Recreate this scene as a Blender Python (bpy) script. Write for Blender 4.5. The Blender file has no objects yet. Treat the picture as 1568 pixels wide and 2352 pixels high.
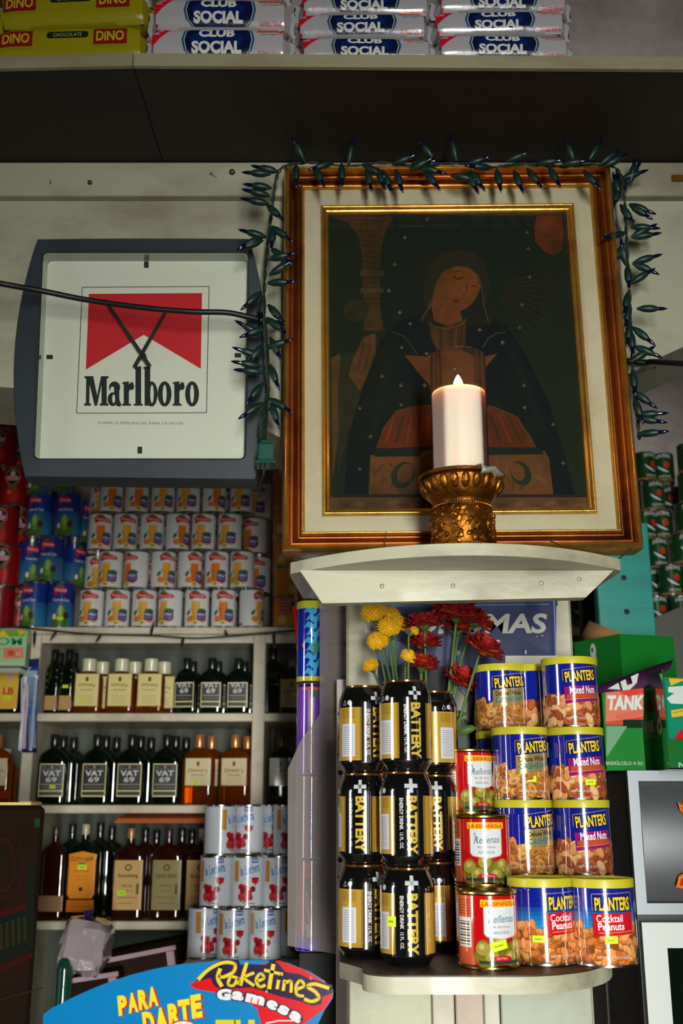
import bpy, math, random
from mathutils import Vector, Matrix, geometry
RN = random.Random(11)
pi = math.pi
F = 2440.0
TH = math.atan(674 / 2440)
CT, ST = math.cos(TH), math.sin(TH)
CZ = 1.5                                   # eye height

def P(px, py, Y):
    """point of the vertical plane Y seen at a photo position"""
    dx = (px - 784) / F; dy = (1176 - py) / F
    t = Y / (CT - dy * ST)
    return Vector((dx * t, Y, CZ + (ST + dy * CT) * t))

def PH(px, py, z):
    """point of the horizontal plane z seen at a photo position"""
    dx = (px - 784) / F; dy = (1176 - py) / F
    t = (z - CZ) / (ST + dy * CT)
    return Vector((dx * t, (CT - dy * ST) * t, z))

def ZY(py, Y): return P(784, py, Y).z
def XD(px, Y, z): return (px - 784) / F * (Y * CT + (z - CZ) * ST)

def lin(c):
    c = c / 255.0
    return c / 12.92 if c <= 0.04045 else ((c + 0.055) / 1.055) ** 2.4
def C(r, g, b, met=0.0): return (lin(r), lin(g), lin(b), met)

COL = bpy.context.scene.collection

# ------------------------------------------------------------------ materials
MATS = {}
def mat(name, col=None, rough=0.5, met=0.0, attr=False, coat=0.0, trans=0.0, ior=1.45, sss=0.0,
        grime=None, bump=0.0, bscale=60.0, emit=None, estr=0.0, gscale=6.0, sssr=(0.02, 0.012, 0.008), stretch=(1, 1, 1), spec=None, gr=(0.45, 0.7), coatior=1.5):
    m = bpy.data.materials.new(name); m.use_nodes = True
    nt = m.node_tree; N = nt.nodes; L = nt.links
    b = N['Principled BSDF']
    b.inputs['Roughness'].default_value = rough
    b.inputs['Metallic'].default_value = met
    b.inputs['Coat Weight'].default_value = coat
    b.inputs['Coat Roughness'].default_value = 0.05
    b.inputs['Coat IOR'].default_value = coatior
    b.inputs['Transmission Weight'].default_value = trans
    b.inputs['IOR'].default_value = ior
    if spec is not None: b.inputs['Specular IOR Level'].default_value = spec
    if sss:
        b.inputs['Subsurface Weight'].default_value = sss
        b.inputs['Subsurface Radius'].default_value = sssr
        b.inputs['Subsurface Scale'].default_value = 1.0
    src = None
    if attr:
        a = N.new('ShaderNodeVertexColor'); a.layer_name = 'Col'
        src = a.outputs['Color']; L.new(a.outputs['Alpha'], b.inputs['Metallic'])
    elif col is not None:
        b.inputs['Base Color'].default_value = (col[0], col[1], col[2], 1)
    if grime:
        gcol, amt = grime
        tc = N.new('ShaderNodeTexCoord'); mp = N.new('ShaderNodeMapping')
        mp.inputs['Scale'].default_value = stretch
        L.new(tc.outputs['Object'], mp.inputs['Vector'])
        no = N.new('ShaderNodeTexNoise'); no.inputs['Scale'].default_value = gscale
        no.inputs['Detail'].default_value = 8; no.inputs['Roughness'].default_value = 0.65
        L.new(mp.outputs[0], no.inputs['Vector'])
        rp = N.new('ShaderNodeMapRange')
        rp.inputs['From Min'].default_value = gr[0]; rp.inputs['From Max'].default_value = gr[1]
        rp.inputs['To Min'].default_value = 0; rp.inputs['To Max'].default_value = amt
        L.new(no.outputs['Fac'], rp.inputs['Value'])
        mx = N.new('ShaderNodeMix'); mx.data_type = 'RGBA'
        L.new(rp.outputs[0], mx.inputs['Factor'])
        if src: L.new(src, mx.inputs['A'])
        else: mx.inputs['A'].default_value = (col[0], col[1], col[2], 1)
        mx.inputs['B'].default_value = (gcol[0], gcol[1], gcol[2], 1)
        src = mx.outputs['Result']
    if src: L.new(src, b.inputs['Base Color'])
    if bump:
        tc = N.new('ShaderNodeTexCoord'); no = N.new('ShaderNodeTexNoise')
        mp = N.new('ShaderNodeMapping'); mp.inputs['Scale'].default_value = stretch
        L.new(tc.outputs['Object'], mp.inputs['Vector']); L.new(mp.outputs[0], no.inputs['Vector'])
        no.inputs['Scale'].default_value = bscale; no.inputs['Detail'].default_value = 4
        bu = N.new('ShaderNodeBump'); bu.inputs['Strength'].default_value = bump; bu.inputs['Distance'].default_value = 0.002
        L.new(no.outputs['Fac'], bu.inputs['Height']); L.new(bu.outputs[0], b.inputs['Normal'])
    if emit:
        b.inputs['Emission Color'].default_value = (emit[0], emit[1], emit[2], 1)
        b.inputs['Emission Strength'].default_value = estr
    MATS[name] = m
    return m

def glassmat(name, tint, fac_edge=1.5, haze=0.0, hazecol=(0.5, 0.5, 0.5)):
    """thin clear sheet: transparent plus mirror by Fresnel, optional milky haze"""
    m = bpy.data.materials.new(name); m.use_nodes = True
    nt = m.node_tree; N = nt.nodes; L = nt.links
    N.remove(N['Principled BSDF']); out = N['Material Output']
    tr = N.new('ShaderNodeBsdfTransparent'); tr.inputs['Color'].default_value = (*tint, 1)
    gl = N.new('ShaderNodeBsdfGlossy'); gl.inputs['Roughness'].default_value = 0.03
    fr = N.new('ShaderNodeFresnel'); fr.inputs['IOR'].default_value = fac_edge
    mx = N.new('ShaderNodeMixShader')
    L.new(fr.outputs[0], mx.inputs[0]); L.new(tr.outputs[0], mx.inputs[1]); L.new(gl.outputs[0], mx.inputs[2])
    last = mx.outputs[0]
    if haze:
        df = N.new('ShaderNodeBsdfDiffuse'); df.inputs['Color'].default_value = (*hazecol, 1)
        m2 = N.new('ShaderNodeMixShader'); m2.inputs[0].default_value = haze
        L.new(last, m2.inputs[1]); L.new(df.outputs[0], m2.inputs[2]); last = m2.outputs[0]
    L.new(last, out.inputs['Surface'])
    MATS[name] = m
    return m

# ------------------------------------------------------------------ mesh builder
class MB:
    def __init__(s): s.v = []; s.f = []; s.c = []; s.n = []; s.hasn = False
    def add(s, vs, fs, col=(1, 1, 1, 0), ns=None):
        o = len(s.v)
        s.v += [tuple(v) for v in vs]
        s.n += [tuple(n) for n in ns] if ns else [(0, 0, 0)] * len(vs)
        if ns: s.hasn = True
        for f in fs: s.f.append([i + o for i in f]); s.c.append(col)
        return s
    def box(s, x0, x1, y0, y1, z0, z1, col=(1, 1, 1, 0), M=None):
        vs = [Vector(p) for p in ((x0,y0,z0),(x1,y0,z0),(x1,y1,z0),(x0,y1,z0),(x0,y0,z1),(x1,y0,z1),(x1,y1,z1),(x0,y1,z1))]
        if M: vs = [M @ v for v in vs]
        return s.add(vs, [(0,3,2,1),(4,5,6,7),(0,1,5,4),(1,2,6,5),(2,3,7,6),(3,0,4,7)], col)
    def bbox(s, x0, x1, y0, y1, z0, z1, b, col=(1, 1, 1, 0), M=None):
        """box with bevelled edges"""
        vs = []; fs = []
        xs = (x0, x1); ys = (y0, y1); zs = (z0, z1)
        idx = {}
        for i in (0, 1):
            for j in (0, 1):
                for k in (0, 1):
                    sx, sy, sz = (1 - 2*i), (1 - 2*j), (1 - 2*k)
                    for a in range(3):
                        p = [xs[i], ys[j], zs[k]]
                        for q, sg in enumerate((sx, sy, sz)):
                            if q != a: p[q] += sg * b
                        idx[(i, j, k, a)] = len(vs); vs.append(Vector(p))
        g = lambda *t: idx[t]
        fs += [(g(0,0,0,0),g(0,0,1,0),g(0,1,1,0),g(0,1,0,0)), (g(1,0,0,0),g(1,1,0,0),g(1,1,1,0),g(1,0,1,0)),
               (g(0,0,0,1),g(1,0,0,1),g(1,0,1,1),g(0,0,1,1)), (g(0,1,0,1),g(0,1,1,1),g(1,1,1,1),g(1,1,0,1)),
               (g(0,0,0,2),g(0,1,0,2),g(1,1,0,2),g(1,0,0,2)), (g(0,0,1,2),g(1,0,1,2),g(1,1,1,2),g(0,1,1,2))]
        for i in (0, 1):
            for j in (0, 1):
                fs.append((g(i,j,0,0),g(i,j,1,0),g(i,j,1,1),g(i,j,0,1)))
                fs.append((g(i,0,j,0),g(i,1,j,0),g(i,1,j,2),g(i,0,j,2)))
                fs.append((g(0,i,j,1),g(1,i,j,1),g(1,i,j,2),g(0,i,j,2)))
                for k in (0, 1): fs.append((g(i,j,k,0),g(i,j,k,1),g(i,j,k,2)))
        if M: vs = [M @ v for v in vs]
        return s.add(vs, fs, col)
    def lathe(s, prof, n=36, col=(1, 1, 1, 0), M=None, cols=None, cap=True):
        vs = []; k = len(prof)
        for r, z in prof:
            for i in range(n):
                a = 2 * pi * i / n
                vs.append(Vector((r * math.sin(a), -r * math.cos(a), z)))
        if M: vs = [M @ v for v in vs]
        o = len(s.v); s.v += [tuple(v) for v in vs]; s.n += [(0, 0, 0)] * len(vs)
        for j in range(k - 1):
            cc = cols[j] if cols else col
            for i in range(n):
                i2 = (i + 1) % n
                s.f.append([o+j*n+i, o+j*n+i2, o+(j+1)*n+i2, o+(j+1)*n+i]); s.c.append(cc)
        if cap:
            if prof[0][0] > 1e-6: s.f.append([o + i for i in range(n)][::-1]); s.c.append(cols[0] if cols else col)
            if prof[-1][0] > 1e-6: s.f.append([o + (k-1)*n + i for i in range(n)]); s.c.append(cols[-1] if cols else col)
        return s
    def tube(s, pts, r, n=8, col=(1, 1, 1, 0), cap=True):
        pts = [Vector(p) for p in pts]; rings = []
        rs = r if isinstance(r, (list, tuple)) else [r] * len(pts)
        up = Vector((0.13, 0.21, 0.97)).normalized()
        for i, p in enumerate(pts):
            t = (pts[min(i+1, len(pts)-1)] - pts[max(i-1, 0)]).normalized()
            if abs(t.dot(up)) > 0.95: up = Vector((0.9, 0.3, 0.1)).normalized()
            a = t.cross(up).normalized(); b = a.cross(t)
            up = b
            rings.append([p + (a * math.cos(2*pi*k/n) + b * math.sin(2*pi*k/n)) * rs[i] for k in range(n)])
        vs = [v for rg in rings for v in rg]
        fs = [(j*n+i, (j+1)*n+i, (j+1)*n+(i+1) % n, j*n+(i+1) % n) for j in range(len(pts)-1) for i in range(n)]
        if cap: fs += [tuple(range(n)), tuple(reversed([(len(pts)-1)*n+i for i in range(n)]))]
        return s.add(vs, fs, col)
    def prism(s, pts, y0, y1, col=(1, 1, 1, 0), M=None):
        """polygon (x,z) extruded from y0 (front) to y1"""
        n = len(pts)
        a = [Vector((p[0], y0, p[1])) for p in pts]; b = [Vector((p[0], y1, p[1])) for p in pts]
        tr = geometry.tessellate_polygon([[Vector((p[0], p[1], 0)) for p in pts]])
        fs = [tuple(t) for t in tr] + [tuple(i + n for i in reversed(t)) for t in tr]
        fs += [(i, (i+1) % n, (i+1) % n + n, i + n) for i in range(n)]
        vs = a + b
        if M: vs = [M @ v for v in vs]
        return s.add(vs, fs, col)
    def hprism(s, pts, z0, z1, col=(1, 1, 1, 0)):
        n = len(pts)
        vs = [Vector((p[0], p[1], z0)) for p in pts] + [Vector((p[0], p[1], z1)) for p in pts]
        tr = geometry.tessellate_polygon([[Vector((p[0], p[1], 0)) for p in pts]])
        fs = [tuple(reversed(t)) for t in tr] + [tuple(i + n for i in t) for t in tr]
        fs += [(i, (i+1) % n, (i+1) % n + n, i + n) for i in range(n)]
        return s.add(vs, fs, col)
    def ball(s, c, r, n=12, m=8, col=(1, 1, 1, 0), sc=(1, 1, 1), M=None):
        vs = [Vector((0, 0, -1))]; fs = []
        for j in range(1, m):
            t = pi * j / m - pi / 2
            for i in range(n): vs.append(Vector((math.cos(t)*math.cos(2*pi*i/n), math.cos(t)*math.sin(2*pi*i/n), math.sin(t))))
        vs.append(Vector((0, 0, 1)))
        for i in range(n): fs.append((0, 1+(i+1) % n, 1+i)); fs.append((len(vs)-1, 1+(m-2)*n+i, 1+(m-2)*n+(i+1) % n))
        for j in range(m-2):
            for i in range(n): fs.append((1+j*n+i, 1+j*n+(i+1) % n, 1+(j+1)*n+(i+1) % n, 1+(j+1)*n+i))
        vs = [Vector((v.x*r*sc[0], v.y*r*sc[1], v.z*r*sc[2])) for v in vs]
        if M: vs = [M @ v for v in vs]
        return s.add([v + Vector(c) for v in vs], fs, col)
    def loft(s, rings, col=(1, 1, 1, 0), cols=None, cap=True):
        n = len(rings[0]); vs = [v for r in rings for v in r]; o = len(s.v)
        s.v += [tuple(v) for v in vs]; s.n += [(0, 0, 0)] * len(vs)
        for j in range(len(rings)-1):
            for i in range(n):
                s.f.append([o+j*n+i, o+j*n+(i+1) % n, o+(j+1)*n+(i+1) % n, o+(j+1)*n+i]); s.c.append(cols[j] if cols else col)
        if cap:
            s.f.append([o+i for i in range(n)][::-1]); s.c.append(cols[0] if cols else col)
            s.f.append([o+(len(rings)-1)*n+i for i in range(n)]); s.c.append(cols[-1] if cols else col)
        return s
    def make(s, name, material, off=None, sharp=0.6):
        me = bpy.data.meshes.new(name)
        v = s.v
        if off is not None: v = [(a[0]-off[0], a[1]-off[1], a[2]-off[2]) for a in v]
        me.from_pydata(v, [], s.f); me.update()
        ca = me.color_attributes.new('Col', 'FLOAT_COLOR', 'CORNER')
        buf = []
        for f, c in zip(s.f, s.c): buf += list(c) * len(f)
        ca.data.foreach_set('color', buf)
        if s.hasn:
            me.shade_smooth(); me.normals_split_custom_set_from_vertices(s.n)
        else:
            me.shade_smooth(); me.set_sharp_from_angle(angle=sharp)
        me.materials.append(MATS[material] if isinstance(material, str) else material)
        return me

def tag(o, label=None, cat=None, group=None, kind=None):
    if label: o['label'] = label
    if cat: o['category'] = cat
    if group: o['group'] = group
    if kind: o['kind'] = kind
    return o
def thing(name, label, cat, loc=(0, 0, 0), rz=0.0, group=None):
    o = bpy.data.objects.new(name, None); COL.objects.link(o)
    o.empty_display_size = 0.02
    o.location = loc; o.rotation_euler = (0, 0, rz)
    return tag(o, label, cat, group)
def part(name, mb, material, parent, world=False, label=None, sharp=0.6):
    off = None
    if world:
        off = Vector((0, 0, 0)); q = parent
        while q: off = off + q.location; q = q.parent
    me = mb.make(name, material, off, sharp)
    o = bpy.data.objects.new(name, me); COL.objects.link(o); o.parent = parent
    if label: o['label'] = label
    return o
def solid(name, mb, material, label=None, cat=None, group=None, kind=None, sharp=0.6):
    xs = [v[0] for v in mb.v]; ys = [v[1] for v in mb.v]; zs = [v[2] for v in mb.v]
    off = Vector(((min(xs)+max(xs))/2, (min(ys)+max(ys))/2, min(zs)))
    me = mb.make(name, material, off, sharp)
    o = bpy.data.objects.new(name, me); COL.objects.link(o); o.location = off
    return tag(o, label, cat, group, kind)
def copy_tree(o, loc=None, rz=None, label=None, parent=None):
    c = o.copy(); COL.objects.link(c)
    if parent: c.parent = parent
    if loc is not None: c.location = loc
    if rz is not None: c.rotation_euler = (0, 0, rz)
    if label: c['label'] = label
    for ch in list(o.children):
        if not ch.name.startswith('price_sticker'): copy_tree(ch, parent=c)
    return c
class Proto:
    """the first placing moves the thing itself, later ones copy it"""
    def __init__(s, root): s.root = root; s.used = False
    def put(s, loc, rz=0.0, label=None, group=None):
        if not s.used:
            s.used = True; o = s.root; o.location = loc; o.rotation_euler = (0, 0, rz)
            if label: o['label'] = label
        else: o = copy_tree(s.root, loc, rz, label)
        if group: o['group'] = group
        elif 'group' in o and group == '': del o['group']
        return o

# ------------------------------------------------------------------ printed artwork (flat shapes laid on a surface)
TX = {}
def text_tris(s, bold=0.0, shear=0.0):
    k = (s, round(bold, 4), shear)
    if k in TX: return TX[k]
    cu = bpy.data.curves.new('lettering', 'FONT'); cu.body = s; cu.size = 1; cu.offset = bold; cu.shear = shear; cu.resolution_u = 3
    ob = bpy.data.objects.new('lettering', cu); me = ob.to_mesh(); me.calc_loop_triangles()
    vs = [(v.co.x, v.co.y) for v in me.vertices]
    tr = [[vs[i] for i in t.vertices] for t in me.loop_triangles]
    ob.to_mesh_clear(); bpy.data.objects.remove(ob); bpy.data.curves.remove(cu)
    xs = [p[0] for t in tr for p in t]; ys = [p[1] for t in tr for p in t]
    TX[k] = (tr, (min(xs), min(ys), max(xs), max(ys)))
    return TX[k]

class Art:
    def __init__(s): s.t = []; s.l = 0
    def tris(s, tr, col, same=False):
        if not same: s.l += 1
        s.t.append((tr, col, s.l)); return s
    def poly(s, pts, col, same=False):
        tr = geometry.tessellate_polygon([[Vector((p[0], p[1], 0)) for p in pts]])
        return s.tris([[tuple(pts[i]) for i in t] for t in tr], col, same)
    def rect(s, u0, v0, u1, v1, col, same=False):
        return s.tris([[(u0, v0), (u1, v0), (u1, v1)], [(u0, v0), (u1, v1), (u0, v1)]], col, same)
    def frame(s, u0, v0, u1, v1, w, col):
        s.rect(u0, v0, u1, v0+w, col); s.rect(u0, v1-w, u1, v1, col, True); s.rect(u0, v0+w, u0+w, v1-w, col, True); s.rect(u1-w, v0+w, u1, v1-w, col, True)
        return s
    def ell(s, u, v, a, b, col, rot=0.0, n=18, same=False):
        c, d = math.cos(rot), math.sin(rot)
        p = [(u + a*math.cos(t)*c - b*math.sin(t)*d, v + a*math.cos(t)*d + b*math.sin(t)*c) for t in [2*pi*i/n for i in range(n)]]
        return s.tris([[(u, v), p[i], p[(i+1) % n]] for i in range(n)], col, same)
    def grad(s, u0, v0, u1, v1, c0, c1, n=8):
        s.l += 1
        for i in range(n):
            k = i / (n - 1); col = tuple(c0[q]*(1-k) + c1[q]*k for q in range(4))
            a = v0 + (v1-v0)*i/n; b = v0 + (v1-v0)*(i+1)/n
            s.rect(u0, a, u1, b, col, True)
        return s
    def text(s, st, u, v, w, h, col, rot=0.0, bold=0.01, shear=0.0, out=None, ob=0.04, sh=None, arc=0.0, yd=1):
        """yd=-1 when v runs downwards (photo coordinates)"""
        tr, bb = text_tris(st, bold, shear)
        def lay(tris, col, dx=0.0, dy=0.0):
            kx = w / (bb[2]-bb[0]); ky = h / (bb[3]-bb[1]); c, d = math.cos(rot), math.sin(rot)
            res = []
            for t in tris:
                q = []
                for x, y in t:
                    X = (x-(bb[0]+bb[2])/2)*kx + dx; Y = (y-(bb[1]+bb[3])/2)*ky + dy
                    Y += arc * (X*X/(w*w/4) - 1) * -1 if arc else 0
                    Y *= yd
                    q.append((u + X*c - Y*d, v + X*d + Y*c))
                res.append(q)
            s.tris(res, col)
        if sh: lay(tr, sh[0], sh[1], sh[2])
        if out: lay(text_tris(st, bold+ob, shear)[0], out)
        lay(tr, col)
        return s
    def line(s, pts, w, col):
        tr = []
        for (a, b), (c, d) in zip(pts[:-1], pts[1:]):
            L = math.hypot(c-a, d-b) or 1; nx, ny = -(d-b)/L*w/2, (c-a)/L*w/2
            tr += [[(a+nx, b+ny), (a-nx, b-ny), (c-nx, d-ny)], [(a+nx, b+ny), (c-nx, d-ny), (c+nx, d+ny)]]
        return s.tris(tr, col)

def clip(poly, ax, lim, keep_gt):
    out = []
    for i in range(len(poly)):
        a = poly[i]; b = poly[(i+1) % len(poly)]
        ia = (a[ax] >= lim) if keep_gt else (a[ax] <= lim); ib = (b[ax] >= lim) if keep_gt else (b[ax] <= lim)
        if ia: out.append(a)
        if ia != ib:
            k = (lim - a[ax]) / (b[ax] - a[ax])
            q = [a[0] + (b[0]-a[0])*k, a[1] + (b[1]-a[1])*k]; q[ax] = lim
            out.append(tuple(q))
    return out

def art_mb(art, fn, du=None, nfn=None, dv=None, step=2e-5, mb=None, bounds=None):
    """fn(u,v,offset)->3D point; polygons are cut every du in u (and dv in v) so that they bend with the surface"""
    mb = mb or MB()
    raw = fn
    def fu(u, v, o):
        if not du: return Vector(raw(u, v, o))
        k = math.floor(u/du + 1e-6); t = u/du - k
        a_ = Vector(raw(k*du, v, o))
        return a_ if t < 1e-6 else a_.lerp(Vector(raw((k+1)*du, v, o)), t)
    def fn(u, v, o):                     # flat between the grid lines, so that the layers never cross
        if not dv: return fu(u, v, o)
        k = math.floor(v/dv + 1e-6); t = v/dv - k
        a_ = fu(u, k*dv, o)
        return a_ if t < 1e-6 else a_.lerp(fu(u, (k+1)*dv, o), t)
    for tr, col, l in art.t:
        vs = []; fs = []; ns = []
        for t in tr:
            pieces = [list(t)]
            if bounds:
                p = pieces[0]
                for ax, lo, hi in ((0, bounds[0], bounds[2]), (1, bounds[1], bounds[3])):
                    if p: p = clip(p, ax, lo, True)
                    if p: p = clip(p, ax, hi, False)
                pieces = [p] if len(p) > 2 else []
            for ax, d in ((0, du), (1, dv)):
                if not d: continue
                nx = []
                for p in pieces:
                    lo = min(q[ax] for q in p); hi = max(q[ax] for q in p)
                    k0 = math.floor(lo/d + 1e-7); k1 = math.ceil(hi/d - 1e-7)
                    if k1 - k0 <= 1: nx.append(p); continue
                    for k in range(k0, k1):
                        c = clip(clip(p, ax, k*d, True), ax, (k+1)*d, False)
                        if len(c) > 2: nx.append(c)
                pieces = nx
            for p in pieces:
                o = len(vs)
                for q in p:
                    vs.append(fn(q[0], q[1], l*step))
                    if nfn: ns.append(nfn(q[0], q[1]))
                idx = list(range(o, o+len(p)))
                if nfn:
                    nn = Vector((0, 0, 0)); w = [Vector(vs[i]) for i in idx]
                    for i in range(len(w)): nn += (w[i]-w[0]).cross(w[(i+1) % len(w)]-w[0])
                    if nn.dot(Vector(ns[-1])) < 0: idx.reverse()
                fs.append(tuple(idx))
        mb.add(vs, fs, col, ns if nfn else None)
    return mb

def wrap(art, R, base=0.0002, rfn=None, step=2e-5):
    g = rfn or (lambda v: R)
    fn = lambda u, v, o: ((g(v)+base+o)*math.sin(u/R), -(g(v)+base+o)*math.cos(u/R), v)
    return art_mb(art, fn, du=R*pi/18, nfn=lambda u, v: (math.sin(u/R), -math.cos(u/R), 0.0), step=step)

def pxart(art, Y, base=0.0005, step=2e-5):
    """artwork given in photo positions, laid on the vertical plane Y facing the shop"""
    fn = lambda u, v, o: P(u, v, Y) + Vector((0, -base-o, 0))
    return art_mb(art, fn, nfn=lambda u, v: (0, -1, 0), step=step)

WHITE = C(235, 235, 228); BLACK = C(12, 12, 12); STICK = C(205, 235, 20)
def sticker(u, v, w=0.014, h=0.0075, rot=0.0):
    a = Art(); c, d = math.cos(rot), math.sin(rot)
    q = lambda x, y: (u + x*c - y*d, v + x*d + y*c)
    a.poly([q(-w/2, -h/2), q(w/2, -h/2), q(w/2, h/2), q(-w/2, h/2)], STICK)
    a.poly([q(-w*.3, -h*.12), q(w*.25, -h*.12), q(w*.25, h*.1), q(-w*.3, h*.1)], C(150, 170, 20))
    return a
# ------------------------------------------------------------------ the materials
GR = C(60, 50, 36)
mat('white_paint', C(182, 180, 154), 0.45, grime=(C(118, 110, 84), 0.75), bump=0.35, bscale=90, gscale=9, coat=0.1, gr=(.46, .66), stretch=(.35, 1, 1))
mat('wall_paint', C(164, 164, 140), 0.6, grime=(C(112, 100, 76), 0.75), bump=0.2, gscale=5, gr=(.45, .68), stretch=(.5, 1, 1))
mat('plaster', C(206, 192, 186), 0.85, grime=(C(150, 140, 132), 0.8), bump=0.5, bscale=14, gscale=5)
mat('edge_paint', C(150, 144, 114), 0.5, grime=(C(120, 105, 72), 0.9), bump=0.3, gscale=9, stretch=(0.4, 1, 1))
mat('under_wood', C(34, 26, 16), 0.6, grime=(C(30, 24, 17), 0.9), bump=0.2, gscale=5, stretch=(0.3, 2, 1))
mat('shelf_wood', C(220, 210, 184), 0.45, grime=(C(160, 146, 120), 0.7), bump=0.25, gscale=8)
mat('dark_wood', C(70, 52, 36), 0.5, grime=(C(28, 20, 14), 0.9), gscale=12, bump=0.3)
mat('back_panel', C(96, 104, 92), 0.6, grime=(C(90, 96, 84), 0.6), gscale=3)
mat('print', rough=0.3, attr=True, coat=0.5, coatior=1.6)
mat('print_gloss', rough=0.15, attr=True, coat=1.0, coatior=1.95)
mat('print_matte', rough=0.65, attr=True)
mat('print_picture', rough=0.7, spec=.1, attr=True, grime=(C(30, 34, 22), 0.75), gscale=14)
mat('tin', C(200, 200, 196), 0.22, met=1.0)
mat('tin_gold', C(200, 168, 96), 0.25, met=1.0)
mat('lid_plastic', C(188, 180, 34), 0.4, coat=0.1)
mat('gilt', C(218, 166, 78), 0.28, met=0.85, grime=(C(120, 74, 24), 0.7), gscale=14, bump=0.2, bscale=120)
mat('gilt_cove', C(150, 84, 34), 0.38, met=0.85, grime=(C(60, 22, 6), 0.8), gscale=7, bump=0.15, stretch=(1, 1, 1))
mat('linen', C(190, 184, 152), 0.85, grime=(C(150, 140, 110), 0.5), bump=0.9, bscale=700, gscale=6)
mat('antique_gold', C(150, 92, 26), 0.4, met=0.9, grime=(C(50, 24, 8), 0.9), gscale=30, bump=0.4, bscale=200)
mat('clock_frame', C(46, 55, 60), 0.45, bump=0.1, bscale=300, grime=(C(36, 42, 47), 0.6))
mat('black_rubber', C(16, 16, 16), 0.45)
mat('dark', C(10, 10, 9), 0.7)
mat('black_plastic', C(20, 20, 20), 0.35)
mat('bottle_dark', C(5, 18, 9), 0.05, coat=1.0, coatior=1.7)
mat('bottle_brown', C(44, 14, 5), 0.05, coat=1.0, coatior=1.7)
mat('bottle_amber', C(214, 120, 30), 0.05, trans=0.9, ior=1.33)
mat('bulb_green', C(12, 42, 34), 0.42, grime=(C(12, 40, 34), 0.6), gscale=30)
mat('bulb_blue', C(10, 12, 44), 0.12, coat=0.4)
mat('wire_green', C(18, 44, 32), 0.5)
mat('wax', C(245, 240, 228), 0.45, sss=0.6, sssr=(0.014, 0.005, 0.002))
mat('flame', C(255, 200, 110), 0.5, emit=(1.0, 0.55, 0.16), estr=80)
mat('wick', C(20, 16, 12), 0.8)
glassmat('clear_glass', (0.93, 0.88, 0.84), 1.45, haze=0.012, hazecol=(0.5, 0.42, 0.36))
glassmat('picture_glass', (0.93, 0.95, 0.92), 1.4)
glassmat('clock_glass', (0.96, 0.98, 0.96), 1.45)
glassmat('frosted_plastic', (0.93, 0.92, 0.95), 1.3, haze=0.30, hazecol=(0.40, 0.35, 0.32))
glassmat('film', (0.96, 0.96, 0.96), 1.35, haze=0.02)
mat('petal', rough=0.6, attr=True, sss=0.15)
mat('leaf_green', C(70, 100, 40), 0.5)
mat('cellophane', C(170, 156, 160), 0.15, coat=1.0, coatior=1.7, bump=1.0, bscale=70)
mat('teal_paint', C(24, 140, 128), 0.35, grime=(C(18, 100, 96), 0.6), bump=0.12, bscale=90, stretch=(0.4, 1, 3), coat=0.2)
mat('cardboard', C(150, 112, 66), 0.8, grime=(C(120, 86, 46), 0.6))
mat('silver', C(128, 134, 138), 0.45, met=0.7)
mat('floor_tile', C(84, 74, 62), 0.5, grime=(C(80, 70, 58), 0.7))
mat('room_paint', C(84, 80, 72), 0.8)
mat('envelope', C(196, 96, 26), 0.7, grime=(C(160, 74, 18), 0.5))
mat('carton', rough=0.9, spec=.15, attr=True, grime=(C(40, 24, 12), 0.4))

# ------------------------------------------------------------------ tins and cans
def tin(name, label, cat, R, h, art, rim='tin', labmat='print', stickers=None, lid=None):
    t = thing(name, label, cat)
    b = MB(); b.lathe([(R*.90, 0.0), (R*.99, 0.0), (R*1.025, 0.0012), (R*1.025, 0.003), (R*.985, 0.0045), (R, 0.006), (R, h-.006),
                       (R*.985, h-.0045), (R*1.025, h-.003), (R*1.025, h-.0012), (R*.99, h), (R*.93, h), (R*.90, h-.0035), (R*.5, h-.0042), (R*.01, h-.0042)], 36)
    part('body', b, rim, t)
    part('label', wrap(art, R), labmat, t)
    return t
def add_sticker(o, R, u, v, rot=0.0, w=.014, h=.0075, base=.0022, lname='fluorescent yellow price sticker'):
    return part('price_sticker', wrap(sticker(u, v, w, h, rot), R, base), 'print_matte', o, label=lname)

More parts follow.
